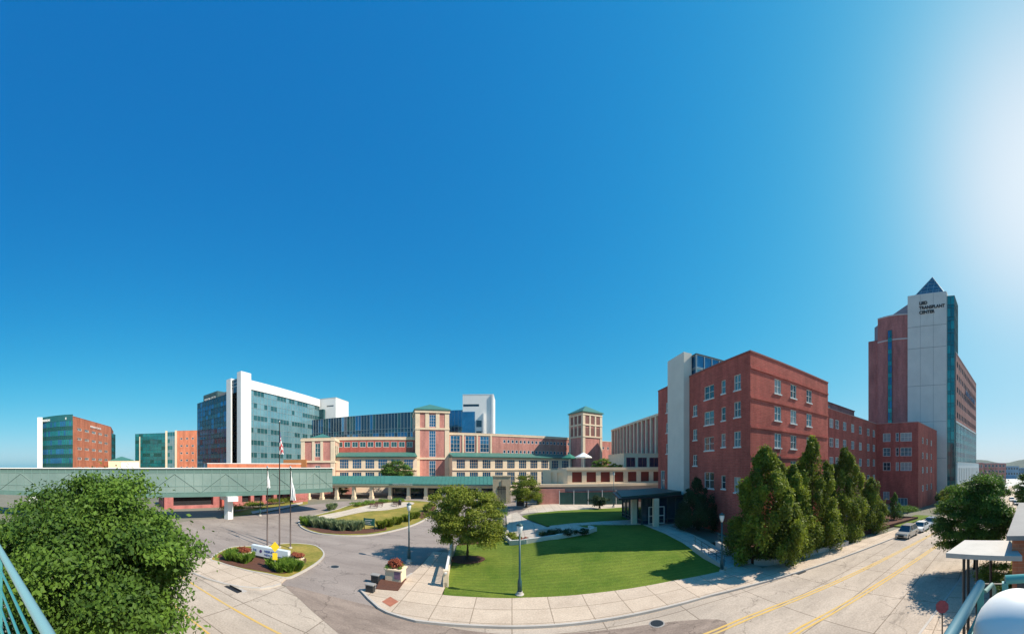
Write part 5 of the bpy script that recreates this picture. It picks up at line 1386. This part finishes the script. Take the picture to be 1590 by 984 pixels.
# ------------------------------------------------------------------ far right distance
patch('distant_road', [(140, -18), (140, 5), (220, 2), (420, -2), (420, -40), (220, -28)], .05, mat('bright_road', (.55, .53, .5), .9, noise=.15, nscale=.1))
def farbox(px0, px1, d, z1, m, label, nwin=6, rows=2, gm=GL_WIN, dep=18):
    a, b = D(px0, d), D(px1, d*1.02); t = thing('distant_building', label, 'building', (*a, -4))
    F = Fr(a, b); pl_ = [a, b, F.p(F.L, -dep), F.p(0, -dep)]
    hz = [ -1+ (z1+1)*(k+.3)/rows for k in range(rows)]
    walls(t, pl_, -5, z1, m, {0: grid(.5, F.L-.5, nwin, (F.L/nwin)*.6, hz, (z1+1)/rows*.45, (2, 1, False))}, gl=gm, coping=WHITE)
farbox(1517, 1527, 175, 11.5, BRICKP, 'narrow pink brick building touching the end of the tower wing', 2, 3)
farbox(1527, 1562, 235, 12, BRICKP, 'low wide pink brick building in the distance on the right', 6, 3)
farbox(1529, 1560, 165, 2.2, mat('blue_cladding', (.04, .17, .30), .5, noise=.3, nscale=.1), 'low blue clad building before the distant pink one', 5, 1)
farbox(1560, 1582, 330, 10, mat('pale_blue_cladding', (.25, .36, .46), .6, noise=.2, nscale=.1), 'pale blue distant building at the horizon', 5, 2)
farbox(1581, 1600, 380, 8, mat('grey_blue_cladding', (.22, .30, .38), .6, noise=.2, nscale=.1), 'grey blue distant building at the right edge of the horizon', 5, 2)
HM = MB(); pr = []
for k in range(60):
    th = math.radians(60+k*1.4); d = 1400; z = 40+9*sin(k*.5)+5*sin(k*1.3+1)
    pr.append((d*sin(th), d*cos(th), z))
for a, b in zip(pr[:-1], pr[1:]):
    f = 1.25; HM.face([(a[0]*.8, a[1]*.8, -6), (b[0]*.8, b[1]*.8, -6), b, a]); HM.face([a, b, (b[0]*f, b[1]*f, 10), (a[0]*f, a[1]*f, 10)])
o = HM.build('hills', mat('wooded_hills', (.09, .13, .10), 1, noise=.5, nscale=.01)); tag(o, kind='structure')

# ------------------------------------------------------------------ right foreground: canopy, brick building, bus stop
t = thing('brick_kiosk', 'orange red brick building with pale flat roof at the right edge', 'building', (16, -2, 0))
pk = [(16.0, -.75), (16.0, -14), (30, -14), (30, -2.4)]
pk = [(16.0, -14), (30, -14), (30, -2.4), (16.0, -.75)]
B_ = MB(); B_.prism(pk, -1.5, 5.25); B_.build('wall', BRICKO, t)
B_ = MB(); B_.prism([(15.7, -14.3), (30.3, -14.3), (30.3, -2.1), (15.7, -.45)], 5.26, 5.5); B_.build('roof', GREYROOF, t)
B_ = MB(); B_.box(15.93, 15.99, -1.9, -1.0, 1.2, 3.2); B_.build('window', GL_WIN, t)
t = thing('flat_canopy', 'thin pale flat canopy on dark posts in front of the right street tree', 'canopy', (16.5, 1, 0))
B_ = MB(); B_.prism([(15.0, -1.2), (18.3, -.7), (18.3, 1.95), (15.4, 2.6)], 4.42, 4.66); B_.build('roof', mat('canopy_concrete', (.52, .49, .45), .8, noise=.15), t)
for x, y in ((16.0, 1.75), (16.3, 1.55), (17.9, 1.2), (17.9, .4)):
    B_ = MB(); B_.tube([(x, y, -.2), (x, y, 4.41)], .08, 8); B_.build('post', DARKMET, t)
B_ = MB(); B_.box(17.8, 17.95, -.6, 1.3, .9, 1.0); B_.box(17.8, 17.95, -.6, 1.3, 2.2, 2.26); B_.split('back_rail', DARKMET, t)
x, y = D(1463, 15.2); t = thing('stop_sign', 'small red octagonal sign on a dark post beside the near kerb', 'road sign', (x, y, 0))
B_ = MB(); B_.tube([(x, y, 0), (x, y, 2.3)], .035, 8); B_.build('post', DARKMET, t)
B_ = MB(); s_, c_ = dirv(1463); F = Fr((x, y), (x+c_, y-s_)); c = [(.33*cos(pi/8+k*pi/4), 2.15+.33*sin(pi/8+k*pi/4)) for k in range(8)]
F.o = (x, y); B_.face([F.p(a, .06)+(z,) for a, z in c]); B_.face([F.p(a, .04)+(z,) for a, z in c[::-1]]); B_.build('panel', mat('sign_red', (.42, .08, .10), .6, noise=.4, nscale=6), t)
bush(24.5, .3, -.3, 1.6, 1.8, LEAF_YEL, 'yellow green shrubs sunlit beneath the flat canopy', nl=4000, ls=.16, seed=160)
bush(21, -1.2, -.2, 1.4, 1.4, LEAF_DEEP, 'dark green shrub by the brick wall under the canopy', nl=3000, ls=.16, seed=161)

# ------------------------------------------------------------------ the deck the picture is taken from
t = thing('viewing_deck', 'pinkish concrete deck edge in the bottom left corner behind the railing', 'deck', (0, -3, 6.6))
ln = [(-9, -1.65), (-3.31, -.28), (-1.66, .118), (-.6, .33), (.9, .37), (2.37, .13), (2.5, -.15), (2.75, -1.6), (3.2, -5)]
B_ = MB(); B_.prism([(-9, -6), (3.3, -6)]+[(x+.05, y+.03) for x, y in reversed(ln)], 6.6, 7.0); B_.build('slab', mat('pink_concrete', (.62, .50, .42), .9, noise=.12), t)
B_ = MB()
for x, y in ((-7, -4), (1.8, -4), (-6, -1.8), (1.5, -1)): B_.box(x-.25, x+.25, y-.25, y+.25, -.3, 6.59)
B_.split('support', CONC, t)
t = thing('deck_railing', 'teal metal railing with round top rail in the near bottom corners', 'railing', (0, .3, 7))
def rail(pts, r, z, nm, m, n=12): B_ = MB(); B_.tube([(x, y, z) for x, y in pts], r, n); return B_.build(nm, m, t, smooth=True)
left = [(-8.9, -1.63), (-3.31, -.28), (-1.66, .118), (-.6, .33), (.9, .37), (2.37, .13)]
rail(left, .036, 8.1, 'top_rail', TEALPALE)
right = [(2.47, -.06), (2.53, -.5), (2.75, -1.6), (3.1, -4.5)]
rail(right, .036, 8.1, 'top_rail', TEALMET)
for z in (7.9, 7.7, 7.5, 7.3, 7.12): rail(left, .014, z, 'mid_rail', TEALMET, 8); rail(right, .014, z, 'mid_rail', TEALMET, 8)
for x, y in ((-7, -1.18), (-5, -.69), (-3.31, -.28), (-1.66, .118), (-.6, .33), (.9, .37), (2.37, .13), (2.47, -.06), (2.7, -1.3)):
    B_ = MB(); B_.box(x-.025, x+.025, y-.025, y+.025, 7.0, 8.08); B_.build('post', TEALMET, t)
B_ = MB(); B_.tube([(2.42, .10, 8.02), (2.55, .045, 8.03), (2.62, .03, 7.97), (2.63, .028, 7.85), (2.63, .028, 7.0)], .018, 8); B_.build('hoop', mat('weathered_teal', (.13, .22, .21), .6), t, smooth=True)
t = thing('dome_lamp', 'white rounded dome on a short post in the bottom right corner of the deck', 'lamp', (1.86, -.12, 7))
B_ = MB(); B_.lathe(1.86, -.12, [(.06, 7.0), (.06, 7.85)], 12); B_.build('post', FRAMEW, t)
B_ = MB(); B_.lathe(1.86, -.12, [(.27, 7.85)]+[(.27*cos(a), 7.98+.27*sin(a)) for a in [k*pi/16 for k in range(8)]]+[(.01, 8.25)], 28); B_.build('dome', WHITE, t, smooth=True)
B_ = MB(); B_.lathe(1.86, -.12, [(.285, 7.93), (.285, 7.97)], 28); B_.build('collar', TEALMET, t, smooth=False)

# ------------------------------------------------------------------ camera, light, world
hz = MB(); hz.box(-2300, 2300, -2300, 2300, -9, 95); hz = tag(hz.build('haze', []), kind='stuff')
hm = bpy.data.materials.new('thin_haze'); hm.use_nodes = True; hn = hm.node_tree; hn.nodes.clear()
ho_ = hn.nodes.new('ShaderNodeOutputMaterial'); hv = hn.nodes.new('ShaderNodeVolumePrincipled'); hv.inputs['Density'].default_value = .00009
hv.inputs['Color'].default_value = (.8, .88, 1, 1); hn.links.new(hv.outputs[0], ho_.inputs['Volume']); hz.data.materials.append(hm)
cam = bpy.data.cameras.new('camera'); co = bpy.data.objects.new('camera', cam); COL.objects.link(co); SC.camera = co
co.location = (0, 0, H); co.rotation_euler = (pi/2, 0, 0)
cam.type = 'PANO'; cam.clip_start = .05; cam.clip_end = 12000
cc = cam if hasattr(cam, 'panorama_type') else cam.cycles
cc.panorama_type = 'CENTRAL_CYLINDRICAL'
hf = 1590/2/K
for nme, v in (('central_cylindrical_range_u_min', -hf), ('central_cylindrical_range_u_max', hf), ('central_cylindrical_range_v_min', -(984-HZ)/K), ('central_cylindrical_range_v_max', HZ/K), ('central_cylindrical_radius', 1.0)):
    setattr(cc, nme, v)
SUN_EL = math.radians(44); sd = Vector((.985, -.172, 0)).normalized()
sv = Vector((sd.x*cos(SUN_EL), sd.y*cos(SUN_EL), sin(SUN_EL)))
sun = bpy.data.lights.new('sun', 'SUN'); sun.energy = 5.0; sun.angle = math.radians(.5); sun.color = (1, .90, .76)
so = bpy.data.objects.new('sun', sun); COL.objects.link(so); so.rotation_euler = sv.to_track_quat('Z', 'Y').to_euler(); so.location = (60, -20, 80)
w = bpy.data.worlds.new('World'); SC.world = w; w.use_nodes = True; nt = w.node_tree
sky = nt.nodes.new('ShaderNodeTexSky'); sky.sky_type = 'NISHITA'; sky.sun_disc = False
sky.sun_elevation = SUN_EL; sky.sun_rotation = math.atan2(sd.x, sd.y)
sky.altitude = 100; sky.air_density = 1.0; sky.dust_density = 1.0; sky.ozone_density = 2.5
SKYC = ((.66, 2.2, .80**2.2), (.80, 1.22, .46), (.86, .95, .36))   # per channel: ceiling, contrast, half point - a polarised, deeper blue sky with a soft shoulder
bg = nt.nodes['Background']; bg.inputs['Strength'].default_value = .12
se = nt.nodes.new('ShaderNodeSeparateColor'); cm = nt.nodes.new('ShaderNodeCombineColor')
nt.links.new(sky.outputs[0], se.inputs[0])
for k, (top, ex, half) in enumerate(SKYC):
    def mth(op, src, val):
        n_ = nt.nodes.new('ShaderNodeMath'); n_.operation = op; nt.links.new(src, n_.inputs[0])
        if isinstance(val, float): n_.inputs[1].default_value = val
        else: nt.links.new(val, n_.inputs[1])
        return n_.outputs[0]
    p_ = mth('POWER', mth('MULTIPLY', se.outputs[k], .12), ex)
    nt.links.new(mth('MULTIPLY', mth('DIVIDE', p_, mth('ADD', p_, half)), top/.12), cm.inputs[k])
nt.links.new(cm.outputs[0], bg.inputs['Color'])
vs = SC.view_settings; vs.view_transform = 'Standard'; vs.look = 'None'; vs.exposure = .48; vs.gamma = 1; vs.use_curve_mapping = False
